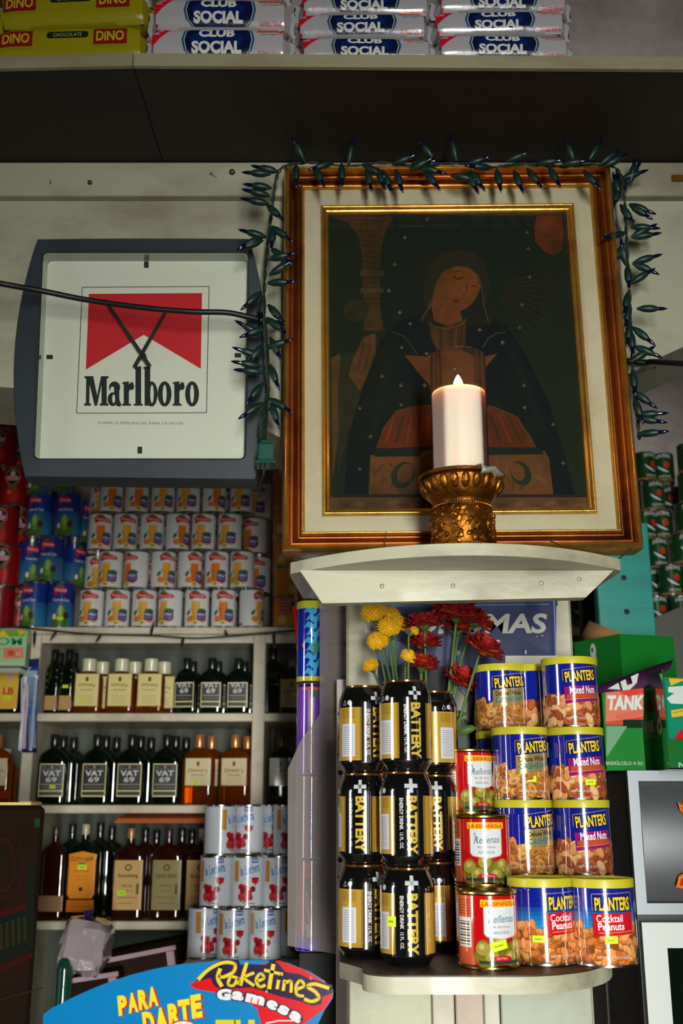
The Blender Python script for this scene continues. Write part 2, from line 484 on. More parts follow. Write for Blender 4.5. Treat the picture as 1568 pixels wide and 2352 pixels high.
def fruit_can_art(juice, fr2, R, h, word):
    a = Art(); a.rect(-R*pi, .004, R*pi, h-.004, C(222, 224, 222))
    a.rect(R*1.9, .006, R*2.6, .012, C(70, 80, 170)); a.rect(-R*2.2, .006, -R*1.6, .012, C(70, 80, 170))
    a.ell(-.004, h*.91, .006, .003, C(30, 100, 40), .3); a.ell(.001, h*.90, .005, .0025, C(40, 120, 50), -.5)
    a.poly([(-.013, h*.86), (-.006, h*.90), (.006, h*.87), (.015, h*.84), (.018, h*.77), (.012, h*.74), (0, h*.755), (-.006, h*.735), (-.010, h*.70), (-.012, h*.76)], C(205, 28, 34))
    a.text('Famosa', .002, h*.815, .022, h*.07, C(240, 200, 200), rot=-.07, bold=.01)
    a.grad(-.008, h*.14, .006, h*.66, C(*[x*.85 for x in juice]), C(*juice), 6)
    a.poly([(-.009, h*.66), (-.0065, h*.14), (-.0095, h*.14)], C(222, 224, 222)); a.poly([(.007, h*.66), (.0045, h*.14), (.007, h*.14)], C(222, 224, 222))
    a.ell(-.001, h*.66, .008, .002, C(240, 190, 110))
    a.ell(-.010, h*.22, .006, .0075, C(225, 130, 40)); a.ell(-.013, h*.38, .003, .007, C(60, 110, 40), -.3)
    a.line([(-.010, h*.5), (-.006, h*.44)], .0012, C(60, 50, 30))
    a.ell(-.001, h*.12, .006, .006, C(220, 205, 120)); a.ell(-.001, h*.12, .0025, .0035, C(150, 130, 60))
    a.ell(.010, h*.28, .008, .014, C(*fr2)); a.ell(.010, h*.42, .008, .006, C(60, 110, 40))
    a.rect(.002, h*.19, .0165, h*.41, C(38, 48, 140)); a.text(word, .0092, h*.33, .011, h*.07, WHITE); a.rect(.004, h*.235, .0145, h*.26, C(150, 150, 200))
    return widen(a, 1.5)
def widen(a, k, keep=3):
    a.t = a.t[:keep] + [([[(x*k, y) for x, y in t] for t in tr], c, l) for tr, c, l in a.t[keep:]]
    return a
def coco_art(R, h):
    a = Art(); a.grad(-R*pi, .004, R*pi, h-.004, C(52, 120, 160), C(24, 50, 130), 9)
    a.rect(-R*pi, h*.55, R*pi, h-.004, C(24, 50, 130))
    for s in (0, R*pi, -R*pi):
        a.ell(s-.004, h*.93, .007, .004, C(30, 110, 50))
        a.poly([(s-.016, h*.86), (s-.004, h*.90), (s+.012, h*.86), (s+.018, h*.78), (s+.010, h*.74), (s-.006, h*.755), (s-.011, h*.66), (s-.016, h*.76)], C(205, 24, 34))
        a.text('Famosa', s+.001, h*.815, .028, h*.075, C(240, 190, 190), rot=-.03, bold=.015)
        a.text('Crema de Coco', s+.003, h*.60, .040, h*.07, C(225, 228, 235), bold=.01)
        a.ell(s+.002, h*.12, .022, .014, C(70, 110, 40)); a.ell(s+.004, h*.30, .010, .020, C(96, 150, 50)); a.ell(s+.003, h*.36, .0045, .013, C(150, 185, 90))
        a.ell(s-.009, h*.22, .006, .009, C(90, 60, 40)); a.ell(s-.0105, h*.23, .0042, .007, C(225, 225, 215)); a.ell(s+.017, h*.27, .007, .009, C(60, 44, 30))
    return a
def tomato_art(R, h):
    a = Art(); a.rect(-R*pi, .004, R*pi, h-.004, C(130, 12, 14))
    for s in (0, R*pi, -R*pi):
        a.ell(s, h*.72, .019, h*.2, C(190, 170, 90)); a.ell(s, h*.72, .018, h*.185, C(16, 20, 18)); a.ell(s, h*.80, .006, h*.07, C(190, 190, 185))
        a.poly([(s-.018, h*.72), (s-.01, h*.75), (s+.01, h*.75), (s+.018, h*.72), (s+.012, h*.62), (s-.012, h*.62)], C(205, 130, 150))
        a.ell(s, h*.50, .012, .004, C(60, 100, 40)); a.ell(s, h*.28, .019, .020, C(176, 24, 20)); a.ell(s-.005, h*.33, .005, .005, C(235, 90, 80))
        a.ell(s-.02, h*.14, .009, .009, C(150, 14, 16)); a.poly([(s-.004, h*.46), (s+.004, h*.46), (s+.012, h*.40), (s, h*.43), (s-.012, h*.40)], C(40, 90, 36))
    return a
def nectar_art(R, h):
    a = Art(); a.rect(-R*pi, .003, R*pi, h-.003, C(226, 140, 30))
    for s in (0, R*pi, -R*pi):
        a.rect(s-.013, h*.52, s+.006, h*.94, C(190, 40, 40)); a.frame(s-.012, h*.54, s+.005, h*.92, .0012, C(230, 210, 190))
        for k in range(3): a.rect(s-.009, h*(.60+.1*k), s+.002, h*(.64+.1*k), C(235, 220, 200))
        a.ell(s+.016, h*.3, .010, .013, C(235, 160, 40)); a.ell(s-.010, h*.25, .011, .011, C(240, 205, 130)); a.ell(s+.018, h*.75, .006, .009, C(50, 110, 60)); a.ell(s+.012, h*.62, .005, .006, C(225, 80, 30))
    return a
def sardine_art(R, h):
    a = Art(); a.rect(-R*pi, .003, R*pi, h-.003, C(14, 62, 26)); a.rect(-R*pi, .003, R*pi, h*.10, C(150, 110, 50))
    for s in (0, R*pi, -R*pi):
        a.text('KING BRAND', s, h*.85, .036, h*.13, C(210, 215, 210), bold=.012, arc=.004)
        a.ell(s+.006, h*.58, .0075, .009, C(205, 50, 24)); a.ell(s+.006, h*.68, .004, .002, C(60, 120, 40))
        a.poly([(s-.019, h*.60), (s-.010, h*.56), (s+.002, h*.46), (s+.012, h*.34), (s+.018, h*.36), (s+.015, h*.28), (s+.004, h*.32), (s-.008, h*.40), (s-.016, h*.50)], C(16, 22, 30))
        a.poly([(s-.018, h*.57), (s-.010, h*.50), (s+.002, h*.41), (s+.013, h*.32), (s+.004, h*.32), (s-.008, h*.39), (s-.015, h*.48)], C(205, 212, 212))
        a.text('SARDINAS', s, h*.18, .030, h*.09, C(200, 200, 190), bold=.005)
    return a
def milk_art(R, h):
    a = Art(); a.rect(-R*pi, .004, R*pi, h-.004, C(180, 186, 192))
    for s in (0, R*pi, -R*pi):
        a.rect(s+.004, h*.86, s+.019, h*.95, C(40, 84, 150)); a.text('Evaporada', s+.0115, h*.905, .012, h*.05, WHITE)
        a.text('la Lechera', s+.002, h*.74, .040, h*.19, C(40, 96, 165), rot=.22, bold=.02, shear=.2)
        a.line([(s-.014, h*.62), (s+.02, h*.70)], .0015, C(120, 170, 205)); a.line([(s-.012, h*.56), (s+.012, h*.60)], .001, C(120, 150, 190))
        a.ell(s+.013, h*.52, .008, .006, C(168, 24, 34)); a.ell(s+.013, h*.56, .009, .002, C(130, 14, 24)); a.rect(s+.012, h*.42, s+.014, h*.5, C(168, 24, 34))
        for k in range(16): a.ell(s-.003+RN.uniform(-.013, .013), h*.28+RN.uniform(-.012, .012), .0058, .0055, RN.choice([C(165, 20, 34), C(190, 40, 52), C(130, 12, 24)]))
        a.line([(s-.018, h*.20), (s-.004, h*.10), (s+.012, h*.08)], .0018, C(120, 90, 50)); a.line([(s-.018, h*.16), (s-.004, h*.06)], .0012, C(40, 30, 24))
        a.rect(s-.030, h*.5, s-.020, h*.9, C(170, 120, 50)); a.rect(s-.03, h*.08, s-.02, h*.4, C(190, 196, 200))
    return a
def olive_art(R, h):
    a = Art(); a.rect(-R*pi, .005, R*pi, h-.005, C(188, 10, 14))
    a.rect(-R*1.75, .005, -R*.95, h-.005, C(206, 92, 54)); a.rect(-R*1.65, h*.28, -R*1.02, h*.66, C(225, 225, 225)); a.rect(R*1.2, .005, R*1.7, h-.005, C(206, 92, 54))
    for k in range(9): a.rect(-R*1.60, h*(.31+.036*k), -R*1.08, h*(.322+.036*k+.008*(k % 2)), C(30, 30, 30), k > 0)
    for k in range(6): a.rect(-R*1.65, h*(.70+.035*k), -R*1.05, h*(.715+.035*k), C(150, 50, 30), k > 0)
    for k in range(26): a.ell(RN.uniform(-.75, 1.1)*R, h*RN.uniform(.07, .30), .0075, .0075, C(RN.randint(105, 140), RN.randint(100, 125), 30))
    for u, v in ((-.6, .26), (-.05, .33), (.6, .28), (.95, .2), (-.3, .16), (.35, .15)):
        a.ell(u*R, v*h, .0095, .0092, C(112, 100, 26)); a.ell(u*R-.001, v*h+.001, .0078, .0075, C(156, 144, 54)); a.ell(u*R-.002, v*h+.003, .003, .003, C(190, 180, 110))
    a.rect(-R*.75, h*.08, R*.85, h*.12, C(30, 70, 60)); a.poly([(-R*.35, h*.12), (-R*.28, h*.17), (R*.0, h*.19), (R*.3, h*.17), (R*.38, h*.12)], C(200, 24, 28)); a.text('EXTRA', 0, h*.15, .013, h*.03, C(240, 170, 160))
    a.poly([(-.020, h*.88), (-.020, h*.46), (-.017, h*.42), (0, h*.38), (.017, h*.42), (.020, h*.46), (.020, h*.88)], C(190, 170, 150))
    a.poly([(-.019, h*.88), (-.019, h*.465), (-.0165, h*.43), (0, h*.395), (.0165, h*.43), (.019, h*.465), (.019, h*.88)], C(216, 222, 224))
    a.text('Rellenas', .001, h*.65, .032, h*.10, C(100, 128, 138), bold=.005, shear=.3, rot=.04); a.line([(-.014, h*.75), (-.010, h*.60)], .001, C(90, 120, 130))
    a.text('de Anchoa', 0, h*.55, .022, h*.035, C(170, 120, 120)); a.text('ANCHOA', 0, h*.475, .020, h*.04, C(120, 130, 135))
    a.rect(-.023, h*.80, .023, h*.895, C(236, 180, 24)); a.text('LA ESPAÑOLA', 0, h*.845, .042, h*.065, C(205, 30, 20), bold=.02)
    return a
def nuts_art(R, h, kind):
    a = Art(); pk = kind == 'peanut'; RR = random.Random(len(kind)*7)
    a.rect(-R*pi, .003, R*pi, h-.004, C(14, 30, 142))
    if pk: a.grad(-R*pi, h*.42, R*pi, h*.72, C(30, 140, 200), C(16, 36, 148), 6)
    a.rect(-R*pi, .003, R*pi, h*.40, C(130, 72, 30))
    cols = {'peanut': [C(228, 144, 70), C(210, 120, 52), C(240, 168, 100), C(190, 104, 42)], 'mixed': [C(186, 96, 52), C(222, 150, 92), C(160, 76, 42), C(236, 184, 122)],
            'cashew': [C(216, 146, 70), C(230, 170, 96), C(196, 122, 56), C(180, 106, 48)]}[kind]
    for k in range(120):
        u = RR.uniform(-1.75, 1.75)*R; v = RR.uniform(.07, .43 if not pk else .48)*h; big = .0042 if pk else .0055
        r = RR.uniform(0, pi); c = RR.choice(cols); d = tuple(x*.6 for x in c[:3]) + (0,)
        if not k % 2 or pk: pass
        a.ell(u, v-.0008, big*1.55, big*.95, d, r, 10); a.ell(u, v, big*1.35, big*.78, c, r, 10)
        if kind == 'cashew': a.ell(u, v-.0012, big*.6, big*.35, tuple(x*.5 for x in c[:3]) + (0,), r, 8)
    fr = C(200, 160, 90, .3)
    w = C(236, 236, 236)
    rot = 0.10 if not pk else 0.02
    u0 = .004
    a.text('PLANTERS', u0, h*.72, .042, h*.155, C(240, 205, 40), rot=rot, bold=.03, out=C(20, 20, 40), ob=.05)
    a.line([(u0-.024, h*.64), (u0-.024, h*(.80 if not pk else .83)), (u0+.024, h*(.87 if not pk else .85)), (u0+.024, h*.72)], .0008, fr)
    if kind == 'mixed':
        a.poly([(-.019, h*.56), (.028, h*.60), (.030, h*.38), (-.018, h*.32)], C(150, 24, 110)); a.text('Mixed Nuts', .006, h*.52, .036, h*.11, w, rot=.05, bold=.02)
        a.poly([(-.016, h*.45), (.029, h*.49), (.029, h*.43), (-.016, h*.39)], C(190, 80, 40)); a.line([(-.018, h*.375), (.030, h*.42)], .0007, C(220, 180, 60))
    elif kind == 'peanut':
        a.poly([(-.020, h*.61), (.028, h*.62), (.028, h*.38), (-.020, h*.35)], C(200, 20, 32)); a.text('Cocktail', -.001, h*.555, .030, h*.085, w, bold=.01, rot=.02)
        a.text('Peanuts', .0005, h*.465, .030, h*.085, w, bold=.02, rot=.02); a.line([(-.014, h*.39), (.027, h*.41)], .0006, C(220, 180, 60))
        a.rect(R*1.05, .003, R*1.3, h-.004, C(30, 140, 200)); a.rect(R*1.12, h*.2, R*1.5, h*.5, C(225, 230, 230))
    else:
        a.poly([(-.020, h*.60), (.026, h*.65), (.026, h*.40), (-.020, h*.34)], C(238, 208, 124, .7)); a.text('Deluxe Whole', .002, h*.555, .036, h*.07, C(20, 30, 30), rot=.07, bold=.02)
        a.text('CASHEWS', .003, h*.46, .038, h*.08, C(24, 110, 140), rot=.07, bold=.02)
        a.poly([(.027, h*.78), (.038, h*.80), (.036, h*.58), (.029, h*.58)], C(220, 160, 40)); a.rect(R*1.0, h*.35, R*1.5, h*.7, C(20, 110, 180))
    a.text('NET WT 6 OZ (170g)', .0, h*.115, .034, h*.04, C(215, 210, 200))
    for s in (R*pi-.01,): a.text('PLANTERS', s-.004, h*.7, .03, h*.12, C(240, 205, 40), bold=.03)
    return a
def battery_art(R, prof):
    a = Art(); g = C(214, 172, 66, .35); ta = .0138
    a.rect(-R*pi, .0135, R*pi, .091, BLACK)
    for s in (0, R*pi, -R*pi):
        a.rect(s+.0175, .015, s+R*pi-.0175, .0805, g)
        a.rect(s+.0175, .015, s+.021, .0805, C(160, 124, 48, .35)); a.rect(s+R*pi-.020, .015, s+R*pi-.0175, .0805, C(160, 124, 48, .35))
    for k in range(10): a.rect(-.046, .067+.0012*k, -.026, .0674+.0012*k, C(120, 90, 30), k > 0)
    a.rect(-.047, .020, -.026, .060, C(205, 205, 212))
    for k in range(14): a.rect(-.044, .023+.0025*k, -.029, .0238+.0025*k, C(150, 150, 156), k > 0)
    for s in (0, R*pi, -R*pi):
        a.text('BATTERY', s+.003, .0475, .066, .0125, C(226, 192, 74, .3), rot=-pi/2, bold=.045)
        a.text('ENERGY DRINK', s-.0095, .060, .036, .0045, C(220, 220, 220), rot=-pi/2, bold=.02)
        a.text('12 FL. OZ.', s-.0095, .030, .018, .004, C(220, 220, 220), rot=-pi/2)
        a.rect(s+.0003, .0840, s+.0047, .1000, C(196, 200, 202)); a.rect(s-.0055, .0895, s+.0105, .0942, C(196, 200, 202), True)
        a.ell(s-.034, .0865, .0032, .0032, C(200, 200, 200)); a.line([(s-.044, .0835), (s-.0415, .0895), (s-.039, .0835), (s-.044, .0835)], .0006, C(190, 190, 190))
    return a
# ------------------------------------------------------------------ flask bottles
def sring(hw, hd, z, p, n=32):
    out = []
    for i in range(n):
        t = 2*pi*i/n; c, s = math.sin(t), -math.cos(t)
        out.append(Vector((hw*math.copysign(abs(c)**(2/p), c), hd*math.copysign(abs(s)**(2/p), s), z)))
    return out
def bottle(name, label, cat, w, d, h, glass, art, capcol, capR=.010, capH=.026, neckR=.009, body=.60, p=4.0, shoulder=.80, captop=None, capmat='print'):
    t = thing(name, label, cat); hw, hd = w/2, d/2; b = MB()
    zb = h*body; zs = h*shoulder
    b.loft([sring(hw*.86, hd*.86, 0, p), sring(hw*.97, hd*.97, .003, p), sring(hw, hd, .008, p), sring(hw, hd, zb*.55, p), sring(hw, hd, zb, p), sring(hw*.975, hd*.97, zb+(zs-zb)*.25, p*.85),
            sring(hw*.87, hd*.86, zb+(zs-zb)*.55, 3.2), sring(hw*.60, hd*.66, zb+(zs-zb)*.82, 2.4), sring(neckR*1.08, neckR*1.08, zs, 2), sring(neckR, neckR, zs+.006, 2), sring(neckR, neckR, h-capH*.6, 2)])
    part('glass_body', b, glass, t, sharp=1.0)
    c = MB(); c.lathe([(capR*.97, h-capH), (capR, h-capH+.001), (capR, h-.0015), (capR*.93, h), (.0001, h)], 20, col=capcol, cols=[capcol, capcol, capcol, captop or capcol])
    part('cap', c, capmat, t)
    if art:
        fn = lambda u, v, o: (u, -(hd*(1-min(abs(u)/hw, .999)**p)**(1/p)) - .0005 - o, v)
        part('label', art_mb(art, fn, du=.004, nfn=lambda u, v: (0.25*(u/hw)**5, -1, 0), step=3e-5), 'print', t)
    return t
def vat_art(w, h, s=1.0, dark=False):
    a = Art(); x = w*.40; z0, z1 = h*.115, h*.58
    gd = C(222, 210, 150) if not dark else C(150, 146, 96)
    a.rect(-x, z0, x, z1, gd); a.rect(-x+.002, z0+.0145, x-.002, z1-.0025, C(52, 54, 58)); a.rect(-x+.002, z0+.003, x-.002, z0+.0115, C(60, 66, 40))
    a.text('VAT', 0, z0+.052, w*.60, .0125, C(216, 214, 206), bold=.03); a.text('69', 0, z0+.038, w*.36, .0115, C(216, 214, 206), bold=.02)
    a.ell(0, z1-.0075, .0028, .0032, C(180, 150, 90)); a.rect(-x+.006, z1-.0085, -x+.013, z1-.0072, C(140, 136, 120)); a.rect(x-.013, z1-.0085, x-.006, z1-.0072, C(140, 136, 120))
    a.rect(-x+.005, z1-.0125, x-.005, z1-.0115, C(130, 126, 110)); a.rect(-x+.005, z0+.026, x-.005, z0+.0285, C(150, 146, 120)); a.rect(-x+.008, z0+.020, x-.008, z0+.0215, C(130, 130, 110))
    return a
def cream_art(w, h, word, top, col=C(226, 210, 156), z0=.11, z1=.56, crest=C(110, 60, 40), x=None, txt=C(150, 60, 40)):
    a = Art(); x = x or w*.42; z0 *= h; z1 *= h
    a.rect(-x, z0, x, z1, C(170, 140, 80)); a.rect(-x+.0008, z0+.0008, x-.0008, z1-.0008, col)
    a.ell(0, z1-.012, .0035, .005, crest); a.rect(-.003, z1-.018, .003, z1-.015, crest)
    a.text(word, 0, z1-.028, w*.62, .009, txt, bold=.01, arc=.0015)
    a.text(top, 0, z1-.0375, w*.42, .004, C(110, 80, 50))
    for k in range(4): a.rect(-x*.6, z0+.008+k*.005, x*.6, z0+.0088+k*.005, C(160, 136, 90), k > 0)
    return a

# ------------------------------------------------------------------ room
def struct(name, mb, m, **k): return solid(name, mb, m, kind='structure', **k)
XL, XR, YF, YB, HC = -2.3, 2.6, -1.9, 2.86, 3.3
mb = MB(); mb.box(XL-.1, XR+.1, YF-.1, YB+.1, -.08, 0); struct('floor', mb, 'floor_tile')
mb = MB(); mb.box(XL-.1, XR+.1, YF-.1, YB+.1, HC, HC+.08); struct('ceiling', mb, 'room_paint')
mb = MB(); mb.box(XL-.1, XR+.1, YB, YB+.1, 0, HC); struct('wall_back', mb, 'plaster')
mb = MB(); mb.box(XL, .10, YF-.1, YF, 0, HC); mb.box(.76, XR, YF-.1, YF, 0, HC); mb.box(.10, .76, YF-.1, YF, 2.6, HC); struct('wall_front', mb, 'room_paint')
mb = MB(); mb.box(XL-.1, XL, YF, -.35, 0, HC); mb.box(XL-.1, XL, .75, YB, 0, HC); mb.box(XL-.1, XL, -.35, .75, 0, .9); mb.box(XL-.1, XL, -.35, .75, 2.2, HC); struct('wall_left', mb, 'room_paint')
mb = MB(); mb.box(XR, XR+.1, YF, -1.4, 0, HC); mb.box(XR, XR+.1, -.9, YB, 0, HC); mb.box(XR, XR+.1, -1.4, -.9, 0, .9); mb.box(XR, XR+.1, -1.4, -.9, 2.1, HC); struct('wall_right', mb, 'room_paint')

# ------------------------------------------------------------------ top shelf (two boards with a mitred joint)
YW = 1.45; ZT = ZY(385, YW)
a0 = PH(-160, 160, ZT); a1 = PH(305, 150, ZT); a2 = PH(1800, 160, ZT)
s1 = PH(370, 384, ZT); s1.y = 1.72; s1.x += .01
th = .0185
def board(name, pts, label):
    t = thing(name, label, 'shelf board', (sum(p[0] for p in pts)/len(pts), sum(p[1] for p in pts)/len(pts), ZT))
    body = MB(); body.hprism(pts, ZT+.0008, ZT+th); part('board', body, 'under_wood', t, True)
    ed = MB(); f0, f1 = Vector(pts[0]).to_3d(), Vector(pts[1]).to_3d(); d = (f1-f0).normalized(); n = Vector((d.y, -d.x, 0))
    q = [f0, f1, f1+n*.006, f0+n*.006]; ed.hprism([(p.x, p.y) for p in q], ZT-.0006, ZT+th+.001); part('front_edge', ed, 'edge_paint', t, True, label='pale painted front edge')
    return t
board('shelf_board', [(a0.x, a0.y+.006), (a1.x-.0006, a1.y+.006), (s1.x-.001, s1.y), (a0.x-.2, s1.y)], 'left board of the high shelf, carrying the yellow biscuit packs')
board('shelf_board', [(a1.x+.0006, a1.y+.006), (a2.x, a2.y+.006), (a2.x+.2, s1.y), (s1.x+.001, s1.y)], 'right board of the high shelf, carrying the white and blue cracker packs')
mb = MB(); mb.box(-1.7, 1.6, 1.72, 1.76, ZT-.02, HC); struct('wall_partition', mb, 'plaster')

# fascia board behind clock and picture, batten under the shelf
def xz(px, py, Y=YW): p = P(px, py, Y); return (p.x, p.z)
pts = [xz(-250, 455), xz(1800, 455), xz(1800, 700), xz(1568, 797), xz(1500, 828), xz(1440, 860), xz(1300, 1010), xz(645, 1006), xz(560, 960), xz(200, 905), xz(-250, 868)]
mb = MB(); mb.prism(pts[::-1], YW, YW+.17); struct('trim_1', mb, 'wall_paint')
mb = MB(); mb.bbox(xz(-250, 455)[0], xz(1800, 455)[0], YW-.016, YW+.27, ZY(449, YW-.016), ZT-.0005, .002); struct('trim_2', mb, 'wall_paint')
# small holes and nail heads on it
def nail(px, py, Y, dark=True, r=.0022, L=.012, tip=None, label='small rusty nail in the white board', name='nail'):
    m = MB(); p = P(px, py, Y); q = p + Vector(tip if tip else (0, -L, 0))
    m.tube([p + (p-q)*.3, q], r*.6, 6, C(50, 44, 38)); m.ball(q, r, 8, 6, C(50, 44, 38))
    return solid(name, m, 'print', label, 'nail')
nail(207, 421, YW-.015, r=.004, L=.002, label='round dark screw head in the white batten left of the garland', name='screw')
nail(533, 397, YW-.015, r=.005, L=.002, label='dark screw head in the batten beside the garland', name='screw')
nail(503, 412, YW-.015, r=.0018, tip=(-.012, -.004, .008), label='bent dark nail in the batten near the garland')
nail(115, 413, YW-.015, r=.0012, tip=(.002, -.004, -.008), label='thin nail in the batten above the clock')
nail(1452, 858, YW, r=.0016, tip=(.028, -.018, .002), label='long thin nail beside the picture, below the black cable')
mb = MB(); p = P(1541, 411, YW-.016); mb.bbox(p.x, p.x+.05, p.y-.004, p.y, p.z-.0055, p.z+.0055, .001, C(170, 110, 30, .8)); solid('brass_plate', mb, 'print', 'small brass plate on the batten at the right edge', 'plate')

# ------------------------------------------------------------------ pillar, boards under the lower shelf
YP = 1.60
xa, xb = XD(795, YP, ZY(1400, YP)), XD(1311, YP, ZY(1400, YP))
mb = MB(); mb.bbox(xa, xb, YP, YP+.22, 0, ZT-.03, .004); struct('trim_3', mb, 'white_paint')
SZ = CZ - .178; YS = 1.245
yb = 1.40
cols = [(802, 993, C(164, 168, 142)), (993, 1046, C(178, 172, 152)), (1046, 1112, C(170, 150, 130)), (1112, 1150, C(178, 176, 156)), (1150, 1362, C(150, 160, 140))]
mb = MB()
for i, (p0, p1, c) in enumerate(cols):
    x0, x1 = XD(p0, yb, ZY(2300, yb)), XD(p1, yb, ZY(2300, yb)); mb.bbox(x0, x1-.0012, yb+(i % 2)*.004, YP-.002, 0, SZ-.022, .0015, c)
mat('board_print', rough=0.5, attr=True, grime=(C(130, 120, 96), .6), gscale=9, bump=.2)
struct('trim_4', mb, 'board_print')

# lower rounded shelf
zt = SZ; x0, x1 = PH(832, 2232, SZ).x, PH(1462, 2225, SZ).x
pts = []
def fy(x):
    return YS
for k in range(9): a = pi + k*pi/16; pts.append((x0+.035+.035*math.cos(a), YS+.035+.035*math.sin(a)))
x_c = PH(1180, 2240, SZ).x
for k in range(10): a = -pi/2 + k*(pi*.42)/9; pts.append((x_c + (x1-x_c)*math.sin((k/9)*pi/2), YS+.20-.20*math.cos((k/9)*pi/2)))
pts += [(x1, YP-.001), (XD(780, 1.6, SZ), YP-.001), (XD(780, 1.5, SZ), 1.36), (x0, 1.31)]
mb = MB(); mb.hprism(pts, SZ-.019, SZ-.0015)
t = thing('corner_shelf', 'small rounded white shelf holding the black drink cans and nut tins', 'shelf', (x_c, 1.5, SZ-.019))
part('board', mb, 'white_paint', t, True)
mb = MB(); c0 = (sum(p[0] for p in pts)/len(pts), 1.45); mb.hprism([(p[0]*.994+c0[0]*.006, p[1]*.994+c0[1]*.006) for p in pts], SZ-.002, SZ); part('top_surface', mb, 'dark_wood', t, True, label='worn dark brown top surface')

# upper curved shelf with apron
ZU = CZ + .297; t = thing('corner_shelf', 'white curved shelf board under the framed picture, holding the candle', 'shelf', (0.12, 1.4, ZU-.06))
e0, e1 = PH(668, 1292, ZU), PH(1423, 1284, ZU); ypk = 1.213
pts = []; n = 28
for k in range(n+1):
    s = k/n; x = e0.x*(1-s)+e1.x*s; y0 = e0.y*(1-s)+e1.y*s; q = 1-abs(2*s-1)**2.1
    pts.append((x, y0 + (ypk-(e0.y+e1.y)/2)*q))
pts += [(e1.x+.002, e1.y+.01), (e1.x-.01, 1.482), (e0.x+.01, 1.482), (e0.x-.002, e0.y+.01)]
mb = MB(); mb.hprism(pts, ZU-.0148, ZU); part('board', mb, 'white_paint', t, True)
YA = 1.292
ap = [(688, 1312), (1408, 1300), (1345, 1372), (740, 1386)]
ap = [xz(x, y, YA) for x, y in ap]; zt_ = ZU-.0152; ap[0] = (ap[0][0], zt_); ap[1] = (ap[1][0], zt_)
mb = MB(); mb.prism(ap[::-1], YA, YA+.02); part('apron', mb, 'white_paint', t, True)
for px in (835, 1290):
    mb = MB(); xx = XD(px, 1.4, ZU-.03); mb.bbox(xx-.009, xx+.009, 1.452, YP-.0005, ZU+.0003, ZU+.022, .001); part('bracket', mb, 'white_paint', t, True)
for px, py in ((877, 1346), (1040, 1345), (1243, 1339), (1330, 1330)):
    mb = MB(); p = P(px, py, YA); mb.ball(p, .003, 10, 6, C(150, 146, 130), (1, .4, 1)); part('nail_head', mb, 'print', t, True)
nail(690, 1285, 1.31, r=.0016, tip=(.026, -.012, -.004), label='thin bent nail on the left end of the curved shelf')
nail(1418, 1285, 1.30, r=.0018, tip=(.014, -.010, .010), label='rusty nail sticking out of the right end of the curved shelf')
nail(1293, 1256, 1.262, r=.0014, tip=(-.02, -.008, .007), label='bent nail on the front edge of the curved shelf')

# ------------------------------------------------------------------ framed picture
YFR = 1.395; YPIC = 1.425
QC = [P(645, 381, YFR), P(1394, 378, YFR), P(1487, 1256, YFR), P(655, 1268, YFR)]      # TL TR BR BL
ctr = sum(QC, Vector())/4
ex = ((QC[1]-QC[0]) + (QC[2]-QC[3])).normalized(); ez = ((QC[0]-QC[3]) + (QC[1]-QC[2])).normalized(); ez = (ez - ex*ez.dot(ex)).normalized()
FW = ((QC[1]-QC[0]).length + (QC[2]-QC[3]).length)/2; FH = ((QC[0]-QC[3]).length + (QC[1]-QC[2]).length)/2
print('frame', FW, FH, math.degrees(math.atan2(ex.z, ex.x)))
pic = thing('framed_picture', 'large gilt framed religious style print with linen liner, hung behind the candle', 'picture', (ctr.x, 1.44, ctr.z-FH/2))
def sweep(prof):
    """prof: (inset, y) pairs, from outer back round to inner"""
    mb = MB(); rings = []
    for ins, y in prof:
        r = []
        for sx, sz in ((-1, 1), (1, 1), (1, -1), (-1, -1)):
            p = ctr + ex*(sx*(FW/2-ins)) + ez*(sz*(FH/2-ins)); r.append(Vector((p.x, y, p.z)))
        rings.append(r)
    n = len(rings); vs = []; fs = []
    for k in range(4):                                   # each side separate so that mitres stay crisp
        o = len(vs)
        for r in rings: vs += [r[k], r[(k+1) % 4]]
        for j in range(n): j2 = (j+1) % n; fs.append((o+2*j, o+2*j2, o+2*j2+1, o+2*j+1))
    return mb.add(vs, fs)
def arc(i0, y0, i1, y1, bulge, n=6):
    return [(i0+(i1-i0)*k/n, y0+(y1-y0)*k/n - bulge*math.sin(pi*k/n)) for k in range(n+1)]
part('outer_moulding', sweep([(.001, 1.444)] + arc(0, 1.398, .0085, 1.397, .008) + [(.0085, 1.444)]), 'gilt', pic, True, 'bright gold outer lip', 1.2)
part('cove_moulding', sweep([(.0086, 1.444), (.0086, 1.402)] + arc(.0095, 1.404, .017, 1.408, .003, 4) + arc(.0175, 1.407, .0235, 1.412, -.003, 4) + [(.0245, 1.444)]), 'gilt_cove', pic, True, 'reddish bronze cove', 1.2)
part('step_moulding', sweep([(.0246, 1.444)] + arc(.0246, 1.408, .0305, 1.410, .005) + [(.0305, 1.444)]), 'gilt', pic, True, 'gold inner step', 1.2)
part('liner', sweep([(.0306, 1.444), (.0306, 1.411), (.033, 1.4105), (.052, 1.416), (.0545, 1.418), (.0545, 1.444)]), 'linen', pic, True, 'off white linen liner')
part('inner_moulding', sweep([(.0546, 1.444), (.0546, 1.414)] + arc(.0548, 1.413, .0605, 1.415, .003, 4) + arc(.0608, 1.416, .0655, 1.419, .001, 3) + [(.0655, 1.444)]), 'gilt', pic, True, 'thin gold inner moulding', 1.2)
